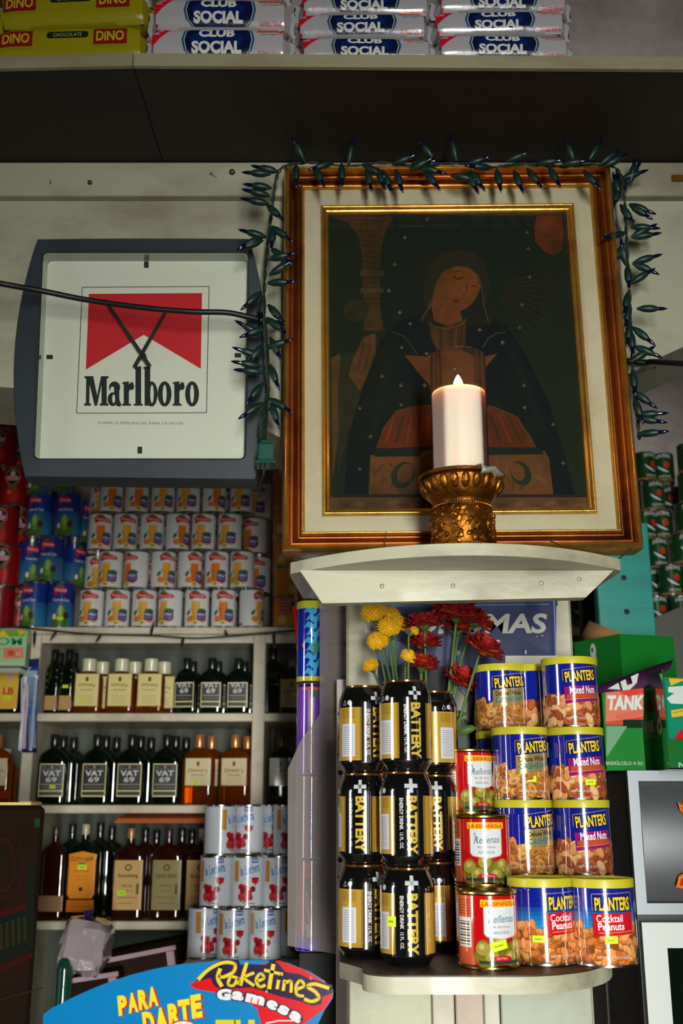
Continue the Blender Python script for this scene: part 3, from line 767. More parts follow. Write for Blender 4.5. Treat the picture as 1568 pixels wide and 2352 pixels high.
# the print itself: a plain generic veiled figure in a dark robe
a = Art(); pa = a
def pc(r, g, b):
    k = .62 if max(r, g, b) < 100 else .64
    return C(r*k, g*k, b*k)
a.rect(735, 465, 1375, 1190, pc(58, 66, 42))
a.rect(750, 1139, 1372, 1190, pc(140, 98, 62)); a.rect(735, 465, 1330, 494, pc(104, 92, 58)); a.poly([(1290, 480), (1306, 480), (1372, 1180), (1352, 1180)], pc(96, 88, 56))
a.rect(762, 1139, 1354, 1142, pc(60, 44, 30))
for k in range(16): a.ell(790+36*k+RN.uniform(-10, 10), 1158+RN.uniform(-6, 6), 16, 6, pc(158, 112, 74) if k % 2 else pc(120, 84, 56), RN.uniform(-.4, .4))
a.poly([(752, 494), (1296, 494), (1350, 1139), (765, 1139)], pc(52, 62, 44))
a.poly([(865, 494), (1230, 494), (1240, 740), (1160, 820), (900, 800), (866, 700)], pc(44, 58, 46))
# masonry column with arch at left
a.poly([(760, 497), (905, 497), (885, 530), (874, 575), (872, 700), (880, 760), (835, 760), (834, 660), (832, 590), (822, 540), (800, 512)], pc(112, 80, 38))
for k in range(17): a.line([(806+min(k, 3)*8, 505+k*12), (880-min(k, 4)*1.5, 507+k*12)], 1.6, pc(78, 58, 32))
for k in range(16): x = 842+(k % 2)*16; a.line([(x, 506+k*12), (x, 517+k*12)], 1.4, pc(82, 60, 34)); a.line([(x+17, 506+k*12), (x+17, 517+k*12)], 1.4, pc(82, 60, 34))
a.rect(826, 622, 882, 634, pc(118, 92, 52)); a.rect(828, 662, 880, 674, pc(118, 92, 52))
# quiet drapery shapes at left (plain cloth, no figure)
a.poly([(772, 830), (800, 812), (842, 800), (868, 770), (860, 850), (835, 900), (800, 1000), (775, 1090)], pc(76, 74, 46))
a.poly([(835, 775), (862, 765), (862, 830), (826, 898), (800, 862), (812, 820)], pc(146, 94, 50)); a.line([(836, 790), (822, 850)], 4, pc(112, 76, 44)); a.line([(850, 790), (838, 850)], 4, pc(112, 76, 44))
a.poly([(760, 822), (782, 812), (775, 900), (778, 1000), (764, 1100)], pc(128, 92, 52)); a.ell(818, 712, 30, 26, pc(84, 74, 46)); a.ell(812, 720, 24, 20, pc(92, 78, 48))
# soft rays and a warm patch
for k in range(11):
    an = -.35 + k*.14; a.line([(1130+30*math.cos(an), 660+30*math.sin(an)), (1150+125*math.cos(an), 665+125*math.sin(an))], 3, pc(84, 66, 38))
a.poly([(1232, 496), (1290, 496), (1294, 540), (1290, 575), (1268, 588), (1246, 575), (1228, 555), (1226, 525)], pc(158, 74, 32)); a.ell(1260, 530, 22, 26, pc(168, 82, 36))
# robe
rb = pc(30, 40, 44)
a.poly([(968, 720), (910, 740), (870, 790), (830, 900), (800, 1000), (790, 1136), (1320, 1136), (1295, 1040), (1262, 930), (1210, 820), (1165, 750), (1110, 715), (1040, 700)], rb)
a.poly([(885, 800), (868, 880), (850, 1000), (868, 1000), (890, 900), (905, 820)], pc(34, 48, 48)); a.poly([(1180, 800), (1240, 940), (1262, 1010), (1240, 1000), (1205, 900), (1168, 810)], pc(34, 48, 48))
# veil
a.poly([(968, 735), (962, 690), (960, 650), (968, 610), (990, 582), (1030, 570), (1075, 574), (1110, 596), (1130, 640), (1136, 700), (1132, 745), (1090, 750), (1000, 752)], pc(56, 54, 38))
a.poly([(985, 722), (978, 670), (990, 625), (1015, 603), (1060, 598), (1095, 615), (1112, 655), (1114, 712), (1060, 745), (1005, 745)], pc(44, 54, 44))
# face and neck, bent to the right
a.ell(1052, 655, 50, 66, pc(166, 96, 44), .42, 26); a.poly([(990, 700), (1000, 668), (1030, 690), (1056, 712), (1062, 738), (1030, 750), (996, 738)], pc(170, 98, 46))
a.ell(1064, 640, 34, 46, pc(176, 104, 50), .42); a.line([(1040, 636), (1052, 642), (1066, 636)], 3, pc(84, 50, 24)); a.line([(1082, 656), (1092, 660)], 2.5, pc(84, 50, 24))
a.line([(1072, 648), (1070, 674), (1062, 680)], 2.5, pc(122, 66, 28)); a.ell(1046, 692, 9, 3.5, pc(140, 54, 30), .3); a.line([(1036, 626), (1054, 622), (1068, 628)], 2, pc(110, 66, 30))
a.ell(1028, 684, 14, 18, pc(172, 100, 46), .3)
a.poly([(975, 700), (972, 650), (984, 612), (1010, 585), (1045, 574), (1085, 582), (1112, 606), (1126, 650), (1120, 690), (1108, 700), (1106, 660), (1096, 632), (1076, 616), (1046, 612), (1020, 622), (1004, 645), (996, 675), (986, 712)], pc(70, 66, 46))
a.line([(986, 712), (996, 675), (1004, 645), (1020, 622), (1046, 612), (1076, 616), (1096, 632), (1106, 660), (1110, 700), (1122, 742)], 3, pc(128, 92, 54)); a.line([(966, 738), (980, 715), (990, 690)], 4, pc(120, 84, 50))
# gathered neckline
a.poly([(984, 742), (1010, 752), (1046, 748), (1070, 735), (1068, 790), (1060, 806), (1004, 806), (990, 780)], pc(112, 74, 40))
for k in range(6): a.line([(996+13*k, 752), (1004+10*k, 800)], 3, pc(84, 56, 32) if k % 2 else pc(140, 92, 48))
a.line([(984, 742), (1000, 752), (1030, 755), (1060, 745), (1070, 734)], 3, pc(150, 104, 56))
a.poly([(928, 816), (980, 820), (1004, 806), (1062, 806), (1100, 824), (1142, 812), (1110, 850), (1080, 950), (1000, 950), (985, 885), (955, 850)], pc(150, 88, 46))
a.line([(898, 762), (925, 772), (945, 795), (958, 815)], 3.5, pc(84, 88, 62)); a.line([(1108, 800), (1120, 778), (1140, 766), (1160, 764)], 3.5, pc(84, 88, 62))
# warm cloth over the lap
a.poly([(862, 1040), (880, 985), (910, 945), (960, 932), (1130, 934), (1180, 955), (1215, 1000), (1236, 1042), (1180, 1030), (1050, 1024), (930, 1028)], pc(136, 62, 30))
for k in range(15): a.line([(905+20*k, 945+abs(k-7)*1.8), (885+24*k, 1018)], 5, pc(96, 60, 36) if k % 2 else pc(166, 78, 38))
a.line([(862, 1040), (880, 985), (910, 945), (960, 932), (1130, 934), (1180, 955), (1215, 1000), (1236, 1042)], 3, pc(116, 92, 46))
a.poly([(850, 1046), (1250, 1036), (1260, 1052), (1270, 1136), (846, 1136)], pc(150, 96, 50)); a.poly([(862, 1030), (1240, 1028), (1248, 1044), (860, 1050)], pc(38, 54, 48))
for k in range(34): x = 850+RN.uniform(0, 420); a.line([(x, 1062+RN.uniform(0, 60)), (x+RN.uniform(-30, 30), 1078+RN.uniform(0, 55))], 3, RN.choice([pc(176, 118, 62), pc(120, 78, 42), pc(96, 70, 42)]))
a.ell(925, 1092, 26, 32, pc(60, 70, 52), .5); a.ell(930, 1088, 17, 24, pc(146, 92, 50), .5); a.ell(1195, 1088, 22, 30, pc(60, 70, 52), -.5); a.ell(1188, 1084, 15, 22, pc(146, 92, 50), -.5)
# scattered pale flecks
for x, y in ((926, 552), (973, 502), (899, 612), (898, 670), (910, 712), (940, 748), (922, 793), (873, 857), (832, 940), (856, 1005), (920, 890), (966, 887), (929, 924), (1206, 534), (1207, 581), (1216, 646), (1202, 708), (1190, 755), (1098, 753), (1150, 793), (1208, 895), (1200, 943), (1272, 972), (1290, 1060), (974, 806), (818, 1074)):
    r = RN.uniform(5, 6.5); x += RN.uniform(-9, 9); y += RN.uniform(-9, 9); q = []
    for k in range(8): an = k*pi/4; rr = r if k % 2 == 0 else r*.5; q.append((x+rr*math.cos(an), y+rr*math.sin(an)))
    a.poly(q, pc(140, 140, 100))
# clip the print to its rebate
def pfn(u, v, o): return P(u, v, YPIC) + Vector((0, -o, 0))
part('print', art_mb(a, pfn, nfn=lambda u, v: (0, -1, 0), step=8e-6), 'print_picture', pic, True, 'faded dark green and brown print of a veiled figure')
g = MB(); q = [ctr + ex*(sx*(FW/2-.062)) + ez*(sz*(FH/2-.062)) for sx, sz in ((-1, -1), (1, -1), (1, 1), (-1, 1))]
g.add([Vector((p.x, 1.4205, p.z)) for p in q], [(0, 1, 2, 3)]); part('glass_pane', g, 'picture_glass', pic, True)
bk = MB(); q = [ctr + ex*(sx*(FW/2-.006)) + ez*(sz*(FH/2-.006)) for sx, sz in ((-1, -1), (1, -1), (1, 1), (-1, 1))]
bk.prism([(p.x, p.z) for p in q], 1.4442, 1.4475); part('backing', bk, 'cardboard', pic, True)
m = MB(); m.tube([P(886, 1222, 1.388), P(884, 1240, 1.386), P(883, 1257, 1.388)], .0007, 6, C(60, 50, 40)); part('wire', m, 'print', pic, True)
# ------------------------------------------------------------------ wall clock
def ray_poly(poly, c, ang):
    d = (math.cos(ang), math.sin(ang)); best = None
    for i in range(len(poly)):
        a, b = poly[i], poly[(i+1) % len(poly)]
        ex_, ey_ = b[0]-a[0], b[1]-a[1]; den = d[0]*ey_ - d[1]*ex_
        if abs(den) < 1e-12: continue
        t = ((a[0]-c[0])*ey_ - (a[1]-c[1])*ex_)/den; s = ((a[0]-c[0])*d[1] - (a[1]-c[1])*d[0])/den
        if t > 0 and -1e-9 <= s <= 1+1e-9 and (best is None or t < best): best = t
    return (c[0]+d[0]*best, c[1]+d[1]*best)
def curve(p0, p1, p2, n):
    return [((1-t)**2*p0[0]+2*t*(1-t)*p1[0]+t*t*p2[0], (1-t)**2*p0[1]+2*t*(1-t)*p1[1]+t*t*p2[1]) for t in [k/n for k in range(n)]]
YC = 1.405
outer = [(85, 548)] + curve((85, 548), (300, 544), (572, 547), 4)[1:] + curve((572, 547), (650, 800), (588, 1103), 12) + curve((588, 1103), (300, 1100), (56, 1096), 4) + curve((56, 1096), (-10, 810), (85, 548), 14)[:]
def rrect(x0, y0, x1, y1, r, n=5, sk=0):
    out = []
    for cx, cy, a in ((x1-r, y0+r, -pi/2), (x1-r, y1-r, 0), (x0+r, y1-r, pi/2), (x0+r, y0+r, pi)):
        for k in range(n+1): an = a+k*pi/2/n; xx = cx+r*math.cos(an); yy = cy+r*math.sin(an); out.append((xx - sk*(yy-y0)/(y1-y0), yy))
    return out
inner = rrect(97, 577, 570, 1052, 12, 5, 0); inner = [(x - (20 if x < 300 else 8)*(y-577)/475, y) for x, y in inner]
cc = (325, 815); angs = sorted(set([round(2*pi*k/96, 5) for k in range(96)] + [round(math.atan2(p[1]-cc[1], p[0]-cc[0]) % (2*pi), 5) for p in outer+inner]))
A = [ray_poly(outer, cc, t) for t in angs]; Bn = [ray_poly(inner, cc, t) for t in angs]
def mixp(p, q, k): return (p[0]*(1-k)+q[0]*k, p[1]*(1-k)+q[1]*k)
clock = thing('wall_clock', 'square wall clock with dark grey bulging frame and red and white cigarette face', 'clock', P(325, 1100, 1.44))
rings = []
def rg(pts, Y, Yref=YC): return [Vector((P(x, y, Yref).x, Y, P(x, y, Yref).z)) for x, y in pts]
rings = [rg(A, 1.447), rg(A, YC+.004), rg([mixp(p, q, .06) for p, q in zip(A, Bn)], YC), rg([mixp(p, q, .90) for p, q in zip(A, Bn)], YC-.001), rg(Bn, YC+.002), rg(Bn, 1.436)]
mb = MB(); n = len(A); vs = [v for r in rings for v in r]
mb.add(vs, [(j*n+i, j*n+(i+1) % n, (j+1)*n+(i+1) % n, (j+1)*n+i) for j in range(5) for i in range(n)])
part('frame', mb, 'clock_frame', clock, True)
mb = MB(); bk = rg(Bn, 1.434, YC); mb.add(bk, [tuple(range(n))], C(206, 208, 190)); 
# inner reveal, pale green tint on the left
rv = MB(); r0 = rg([mixp(p, cc, .004) for p in Bn], YC+.004); r1 = rg([mixp(p, cc, .004) for p in Bn], 1.4335)
rv.add(r0+r1, [(i, (i+1) % n, n+(i+1) % n, n+i) for i in range(n)], C(120, 134, 120)); part('reveal', rv, 'print_gloss', clock, True)
YF_ = 1.4335; f = Art()
f.poly([mixp(p, cc, -.012) for p in Bn], C(208, 210, 192))
f.poly([(204, 675), (464, 673), (461, 847), (330, 769), (197, 849)], C(190, 18, 30))
for q in (((189, 660), (480, 658)), ((480, 658), (474, 948)), ((474, 948), (176, 949)), ((176, 949), (189, 660))): f.line(list(q), 1.8, C(50, 54, 48))
for x, y, w, h in ((336, 608, 11, 15), (114, 820, 15, 10), (546, 816, 15, 10), (321, 1034, 11, 16)): f.rect(x-w/2, y-h/2, x+w/2, y+h/2, C(26, 30, 28))
ink = C(14, 24, 22)
# slab letters, drawn condensed: each letter in its own box
pw = C(208, 210, 192)
def oo(cx_, cy_, rx, ry, ix, iy, dx=0): f.ell(cx_, cy_, rx, ry, ink, n=28); f.ell(cx_+dx, cy_, ix, iy, pw, n=20)
f.poly([(197, 864), (214, 864), (223, 908), (232, 864), (249, 864), (249, 869), (245, 870), (245, 926), (249, 927), (249, 932), (229, 932), (229, 927), (233, 926), (233, 884), (223, 932), (217, 932), (206, 884), (205, 926), (209, 927), (209, 932), (193, 932), (193, 927), (197, 926), (198, 870), (194, 869), (194, 864)], ink)
f.ell(263, 890, 13, 14, ink, n=24); f.ell(258, 896, 5, 8, pw); f.rect(262, 888, 274, 926, ink); f.ell(259, 917, 12, 16, ink, n=24); f.ell(261, 916, 3.4, 10, pw); f.poly([(264, 920), (274, 918), (279, 930), (276, 934), (268, 933)], ink)
f.poly([(281, 878), (296, 876), (296, 927), (301, 928), (301, 932), (280, 932), (280, 928), (284, 927), (284, 883), (281, 882)], ink); f.ell(302, 888, 6, 8, ink); f.poly([(295, 884), (302, 877), (307, 880), (300, 892), (296, 900)], ink)
f.poly([(308, 843), (324, 841), (324, 927), (328, 928), (328, 932), (307, 932), (307, 928), (311, 927), (311, 848), (308, 847)], ink)
f.poly([(329, 843), (345, 841), (345, 932), (332, 932), (332, 848), (329, 847)], ink); oo(348, 905, 14, 29, 4, 21, 1)
oo(378, 905, 16, 29, 4.5, 21)
f.poly([(397, 878), (412, 876), (412, 927), (417, 928), (417, 932), (396, 932), (396, 928), (400, 927), (400, 883), (397, 882)], ink); f.ell(418, 888, 6, 8, ink); f.poly([(411, 884), (418, 877), (423, 880), (416, 892), (412, 900)], ink)
oo(441, 905, 16, 29, 4.5, 21)
f.text('FUMAR ES PERJUDICIAL PARA LA SALUD', 323, 973, 195, 8, C(84, 86, 76), yd=-1, rot=.005, bold=-.002)
part('dial', pxart(f, YF_, base=0, step=1e-5), 'print_matte', clock, True)
def hand(a, b, w, yo):
    m = MB(); p, q = P(*a, YF_-yo), P(*b, YF_-yo); d = (q-p).normalized(); nn = Vector((-d.z, 0, d.x))*w
    m.prism([((p+nn).x, (p+nn).z), ((p-nn).x, (p-nn).z), ((q-nn*.8).x, (q-nn*.8).z), ((q+nn*.8).x, (q+nn*.8).z)], YF_-yo-.0008, YF_-yo, C(44, 50, 44)); return m
m = hand((344, 842), (241, 688), .0029, .008); part('minute_hand', m, 'print', clock, True)
m = hand((308, 844), (380, 716), .0029, .0055); part('hour_hand', m, 'print', clock, True)
m = MB(); p = P(327, 816, YF_-.010); m.lathe([(.0052, 0), (.0052, .008), (.004, .0095), (.0001, .0095)], 20, C(36, 40, 36), M=Matrix.Translation(p+Vector((0, .010, 0))) @ Matrix.Rotation(pi/2, 4, 'X')); part('hub', m, 'print', clock, True)
g = MB(); gp = rg([mixp(p, cc, .002) for p in Bn], YC+.008); g.add(gp, [tuple(range(n))]); part('glass_cover', g, 'clock_glass', clock, True)

# ------------------------------------------------------------------ black cable
def smooth(pts, n=6):
    pts = [Vector(p) for p in pts]; out = []
    for i in range(len(pts)-1):
        p0, p1, p2, p3 = pts[max(i-1, 0)], pts[i], pts[i+1], pts[min(i+2, len(pts)-1)]
        for k in range(n):
            t = k/n; out.append(.5*((2*p1)+(-p0+p2)*t+(2*p0-5*p1+4*p2-p3)*t*t+(-p0+3*p1-3*p2+p3)*t**3))
    out.append(pts[-1]); return out
cab = [P(-160, 618, 1.33), P(0, 651, 1.34), P(90, 667, 1.36), P(200, 689, 1.375), P(330, 707, 1.375), P(440, 716, 1.375), P(520, 718, 1.38), P(570, 728, 1.385), P(605, 736, 1.395), P(640, 742, 1.425), P(760, 752, 1.4485), P(1100, 790, 1.4485), P(1440, 829, 1.435), P(1500, 831, 1.42), P(1580, 836, 1.36), P(1700, 850, 1.30)]
cab[10].y = 1.4488; cab[11].y = 1.4488
m = MB(); m.tube(smooth(cab), .0042, 10); solid('electric_cable', m, 'black_rubber', 'black electric cable running across the clock face and behind the framed picture', 'cable', sharp=1.2)

# ------------------------------------------------------------------ garland of unlit mini lights round the picture
gl = thing('string_light_garland', 'green string of small blue tipped lights draped around the framed picture', 'string lights', P(640, 400, 1.40))
YG = 1.385
main = [P(598, 1008, 1.37), P(600, 960, 1.365), P(616, 900, 1.38), P(612, 850, 1.37), P(608, 760, 1.365), P(606, 690, 1.365), P(610, 610, 1.39), P(617, 540, 1.40), P(626, 470, 1.40), P(636, 405, 1.388), P(660, 380, 1.378), P(720, 374, 1.376), P(800, 381, 1.374), P(880, 374, 1.374), P(960, 383, 1.374), P(1040, 375, 1.372), P(1120, 384, 1.374), P(1200, 377, 1.374), P(1290, 383, 1.376), P(1370, 378, 1.376), P(1420, 392, 1.38), P(1432, 450, 1.40), P(1437, 520, 1.405), P(1441, 600, 1.405), P(1446, 690, 1.405), P(1448, 770, 1.405), P(1453, 850, 1.41), P(1462, 940, 1.41), P(1468, 1010, 1.41)]
ms = smooth(main, 8)
tw = MB()
for ph in (0, pi):
    tw.tube([p + Vector((math.cos(i*1.1+ph)*.0016, math.sin(i*1.1+ph)*.0016, math.sin(i*.9+ph)*.001)) for i, p in enumerate(ms)], .0013, 6)
part('wire', tw, 'wire_green', gl, True, sharp=1.2)
sk = MB(); sk.lathe([(.0018, 0), (.003, -.004), (.0050, -.009), (.0056, -.016), (.0054, -.022), (.0044, -.0255), (.0038, -.028)], 10)
sk_me = sk.make('light_socket', 'bulb_green', sharp=.9)
bu = MB(); bu.lathe([(.0029, -.026), (.0029, -.034), (.0022, -.038), (.0009, -.042), (.0001, -.043)], 8); bu_me = bu.make('bulb', 'bulb_blue', sharp=1.2)
nsock = [0]
def socket(p, tip, twig=True, sc=1.0):
    d = (tip-p).normalized()
    o = bpy.data.objects.new('light_socket', sk_me); COL.objects.link(o); o.parent = gl; o.location = p-gl.location
    o.rotation_mode = 'QUATERNION'; o.rotation_quaternion = d.to_track_quat('-Z', 'Y'); o.scale = (sc, sc, sc)
    b = bpy.data.objects.new('bulb', bu_me); COL.objects.link(b); b.parent = o; nsock[0] += 1
def sx(px, py, tx, ty, Y=1.392, ty_=None, sc=1.0): socket(P(px, py, Y), P(tx, ty, Y-.004 if ty_ is None else ty_), sc=sc)
for q in ((1444, 469, 1500, 490), (1445, 470, 1487, 497), (1448, 521, 1503, 524), (1452, 546, 1512, 536), (1450, 544, 1497, 520), (1455, 603, 1503, 589), (1452, 604, 1505, 627), (1446, 652, 1472, 636), (1462, 709, 1515, 709), (1452, 751, 1498, 788), (1456, 795, 1507, 816), (1448, 832, 1494, 801), (1452, 898, 1500, 932), (1462, 953, 1494, 951), (1460, 960, 1486, 964), (1463, 998, 1482, 996),
          (1424, 470, 1448, 503), (1424, 455, 1408, 400), (1423, 430, 1406, 480), (1432, 560, 1418, 592), (1436, 535, 1414, 540), (1437, 610, 1432, 585), (1440, 610, 1444, 655), (1443, 670, 1436, 705), (1445, 700, 1438, 740), (1448, 760, 1452, 800), (1447, 740, 1440, 790), (1452, 850, 1457, 890), (1456, 915, 1470, 955), (1415, 392, 1430, 425), (1440, 420, 1462, 385), (1425, 412, 1460, 400), (1446, 424, 1452, 395)): sx(*q, Y=1.40)
for q in ((640, 395, 575, 380), (622, 400, 560, 396), (624, 432, 566, 424), (620, 450, 578, 440), (618, 468, 564, 458), (612, 470, 636, 492), (612, 545, 565, 532), (604, 552, 566, 566), (603, 545, 570, 560), (624, 520, 662, 548), (628, 520, 624, 556), (622, 570, 660, 600), (616, 596, 650, 588), (618, 632, 660, 606), (614, 650, 658, 648), (600, 670, 562, 704), (604, 680, 600, 730), (616, 700, 640, 728), (612, 752, 580, 764), (600, 770, 575, 756), (605, 790, 572, 832), (620, 775, 642, 820), (606, 855, 548, 850), (600, 842, 566, 836), (620, 838, 636, 882), (604, 880, 584, 905), (618, 915, 646, 932), (622, 925, 638, 975), (604, 925, 566, 950), (610, 800, 640, 790), (612, 730, 640, 752), (600, 820, 576, 812)): sx(*q, Y=1.372)
for q in ((680, 378, 680, 420), (722, 382, 742, 424), (766, 372, 730, 384), (784, 376, 786, 438), (842, 388, 852, 434), (832, 378, 872, 400), (880, 392, 898, 438), (866, 386, 880, 425), (908, 390, 924, 440), (940, 392, 962, 380), (944, 376, 1000, 370), (975, 392, 1005, 430), (962, 384, 1012, 396), (1034, 402, 1090, 412), (1048, 370, 1040, 335), (1066, 380, 1090, 372), (1072, 396, 1096, 440), (1080, 392, 1113, 438), (1000, 372, 985, 352), (1140, 388, 1150, 438), (1130, 386, 1108, 384), (1180, 392, 1200, 440), (1210, 388, 1235, 420), (1230, 376, 1262, 372), (1290, 378, 1330, 372), (1340, 392, 1368, 424), (1350, 372, 1372, 336), (1375, 380, 1412, 352), (1385, 384, 1418, 366), (1320, 376, 1310, 350), (800, 378, 806, 345), (700, 372, 690, 352), (1160, 372, 1190, 360), (1260, 384, 1275, 410), (900, 378, 930, 366)): sx(*q, Y=1.366)
print('sockets', nsock[0])
mb = MB(); mb.bbox(*[q for q in (P(590, 1040, 1.355).x, P(630, 1040, 1.355).x)], 1.355, 1.383, P(600, 1062, 1.36).z, P(600, 1018, 1.36).z, .003, C(24, 76, 62)); mb.bbox(P(585, 1040, 1.355).x, P(633, 1040, 1.355).x, 1.353, 1.385, P(600, 1066, 1.36).z, P(600, 1060, 1.36).z, .001, C(24, 76, 62)); mb.bbox(P(597, 1020, 1.355).x, P(624, 1020, 1.355).x, 1.358, 1.38, P(600, 1018, 1.36).z, P(600, 1010, 1.36).z, .002, C(24, 76, 62))
part('end_connector', mb, 'print', gl, True, 'green plastic end connector')
m = MB(); m.tube(smooth([P(602, 1010, 1.37), P(604, 970, 1.375), P(618, 940, 1.38)]), .0012, 6); m.tube(smooth([P(608, 1064, 1.37), P(605, 1090, 1.37), P(598, 1110, 1.40), P(596, 1140, 1.46)]), .0018, 6); part('lead', m, 'wire_green', gl, True)

# ------------------------------------------------------------------ candle on its gilt stand
cx = XD(1060, 1.30, ZU+.05); cyy = 1.292
st = thing('candle_stand', 'ornate antique gold candle stand with egg moulding on the curved shelf', 'candle holder', (cx, cyy, ZU))
b = MB(); b.lathe([(.0365, 0), (.0375, .003), (.0355, .006), (.0362, .010), (.0385, .014), (.0395, .040), (.0385, .058), (.0365, .062), (.0370, .066), (.0365, .070), (.040, .074), (.046, .082), (.050, .092), (.051, .097), (.049, .100), (.036, .101), (.036, .100)], 48)
part('bowl', b, 'antique_gold', st)
b = MB()
for k in range(22):
    t = 2*pi*k/22; M = Matrix.Rotation(t, 4, 'Z') @ Matrix.Translation((0, -.0475, .089)) @ Matrix.Rotation(.45, 4, 'X'); b.ball((0, 0, 0), 1, 10, 8, sc=(.0058, .0055, .0105), M=M)
part('egg_moulding', b, 'antique_gold', st)
b = MB()
for z, r in ((.0635, .0378), (.0125, .0375)):
    b = MB()
    for k in range(72): t = 2*pi*k/72; b.ball((r*math.sin(t), -r*math.cos(t), z), .0018, 6, 4)
    part('beading', b, 'antique_gold', st)
b = MB()
for k in range(260):                                   # leaf and fruit relief
    t = RN.uniform(0, 2*pi); z = RN.uniform(.015, .058)
    if abs((t*6/(2*pi)) % 1 - .5) < .10 and z > .02: continue
    s = RN.uniform(.0022, .0045); M = Matrix.Rotation(t, 4, 'Z') @ Matrix.Translation((0, -.0388, z)) @ Matrix.Rotation(RN.uniform(0, pi), 4, 'Y')
    b.ball((0, 0, 0), s, 7, 5, sc=(RN.uniform(.5, 1.3), .75, RN.uniform(.8, 1.6)), M=M)
part('relief', b, 'antique_gold', st)
b = MB(); nn = 40; b.lathe([(.0001, .1012), (.030, .1012), (.052, .1020), (.0545, .1045), (.0555, .1042), (.0535, .1008), (.036, .1005)], nn); part('drip_plate', b, 'antique_gold', st)
b = MB(); pts = [(.030, .1035), (.040, .108), (.054, .106), (.058, .100), (.052, .0965)]
vs = [];
for i, (r, z) in enumerate(pts):
    for k in range(6): t = .35+.75*k/5; vs.append((r*math.sin(t), -r*math.cos(t), z+.002*math.sin(k*2.1+i)))
b.add(vs, [(i*6+k, i*6+k+1, (i+1)*6+k+1, (i+1)*6+k) for i in range(4) for k in range(5)], C(170, 168, 150, .2)); ob = solid('foil_scrap', MB().add([Vector(v)+Vector((cx, cyy, ZU)) for v in vs], b.f, C(170, 168, 150, .2)), 'print', 'small scrap of pale foil on the rim of the gold candle stand', 'foil')
sm = ob.modifiers.new('thickness', 'SOLIDIFY'); sm.thickness = .0006
cd = thing('pillar_candle', 'tall white lit candle in a clear glass cylinder', 'candle', (cx, cyy, ZU+.1024))
gz = .168; wz = .116
b = MB(); b.lathe([(.0001, 0), (.0335, 0), (.0352, .002), (.0358, .006), (.0362, gz-.002), (.0358, gz), (.0350, gz), (.0348, gz-.003), (.0346, wz+.004)], 48, cap=False); part('glass_tube', b, 'clear_glass', cd, sharp=1.0)
b = MB(); b.lathe([(.0001, .004), (.0334, .004), (.0344, .008), (.0346, wz-.003), (.0342, wz+.0008), (.0325, wz-.0005), (.028, wz-.003), (.012, wz-.004), (.0001, wz-.0035)], 48, cap=False); part('wax', b, 'wax', cd, sharp=1.0)
b = MB(); b.tube([(0, 0, wz-.006), (.0005, 0, wz+.002), (.0015, 0, wz+.009)], .0012, 6); part('wick', b, 'wick', cd)
b = MB(); b.lathe([(.0001, wz+.002), (.0042, wz+.005), (.0066, wz+.010), (.0064, wz+.015), (.0048, wz+.020), (.0024, wz+.025), (.0001, wz+.028)], 16, cap=False); part('flame', b, 'flame', cd, sharp=1.5)
ld = bpy.data.lights.new('candle_light', 'POINT'); ld.energy = .36; ld.color = (1.0, .50, .17); ld.shadow_soft_size = .007
lo = bpy.data.objects.new('candle_light', ld); COL.objects.link(lo); lo.location = (cx, cyy-.004, ZU+.1024+wz+.030)

# ------------------------------------------------------------------ black drink cans
RB = .0318; HB = .1085; SB = HB/.1085
bprof = [(.0225, 0), (.0245, .0008), (.0255, .003), (.0275, .0065), (.0312, .0115), (RB, .0135), (RB, .088), (.0306, .0935), (.0288, .0985), (.0268, .1030), (.0258, .1055)]
def brad(v):
    for (r0, z0), (r1, z1) in zip(bprof[:-1], bprof[1:]):
        if z0 <= v <= z1: return r0+(r1-r0)*(v-z0)/(z1-z0)
    return RB
def battery():
    t = thing('drink_can', '', 'drink can'); k = BLACK
    b = MB(); cs = [C(190, 190, 190, 1), C(30, 30, 30, .5), C(20, 20, 22, .6), C(14, 14, 14, .3), C(150, 150, 155, 1)] + [BLACK]*5
    b.lathe(bprof, 36, cols=cs); part('body', b, 'print_gloss', t, sharp=.9)
    b = MB(); b.lathe([(.0258, .1052), (.0272, .1062), (.0274, .1078), (.0264, .1085), (.0254, .1080), (.0250, .1045), (.0001, .1045)], 36, C(196, 128, 66, .9)); part('rim', b, 'print_gloss', t, label='copper coloured top rim')
    # artwork bends with the shoulder
    art = battery_art(RB, None); g = brad
    fn = lambda u, v, o: ((g(v)+.00025+o)*math.sin(u/RB), -(g(v)+.00025+o)*math.cos(u/RB), v)
    part('print', art_mb(art, fn, du=RB*pi/18, dv=.0045, nfn=lambda u, v: Vector((math.sin(u/RB), -math.cos(u/RB), .55 if v > .0935 else (.25 if v > .088 else 0))).normalized(), step=1.5e-5), 'print_gloss', t)
    return t
bp = Proto(battery())
rows = ['bottom', 'middle', 'top']
GB = 'black and gold energy drink cans'
rots = {('left', 0): 28, ('left', 1): -14, ('left', 2): 26, ('front', 0): 2, ('front', 1): 3, ('front', 2): 14, ('back', 0): 62, ('back', 1): -5, ('back', 2): 96}
where = {'left': (836, 1.385), 'front': (937, 1.322), 'back': (1004, 1.452)}
desc = {'left': 'left hand column of the black and gold drink cans', 'front': 'front middle column of the black and gold drink cans', 'back': 'rear right column of the black and gold drink cans, partly hidden'}
for cn, (px, Y) in where.items():
    X = XD(px, Y, SZ+.05)
    for r in range(3):
        z = SZ + r*HB
        o = bp.put((X + RN.uniform(-.0008, .0008), Y, z), math.radians(rots[(cn, r)]), '%s can in the %s' % (rows[r], desc[cn]), GB)
        if cn == 'front' and r == 0: add_sticker(o, RB, -.023, .050, 0, .013, .011, .0008)

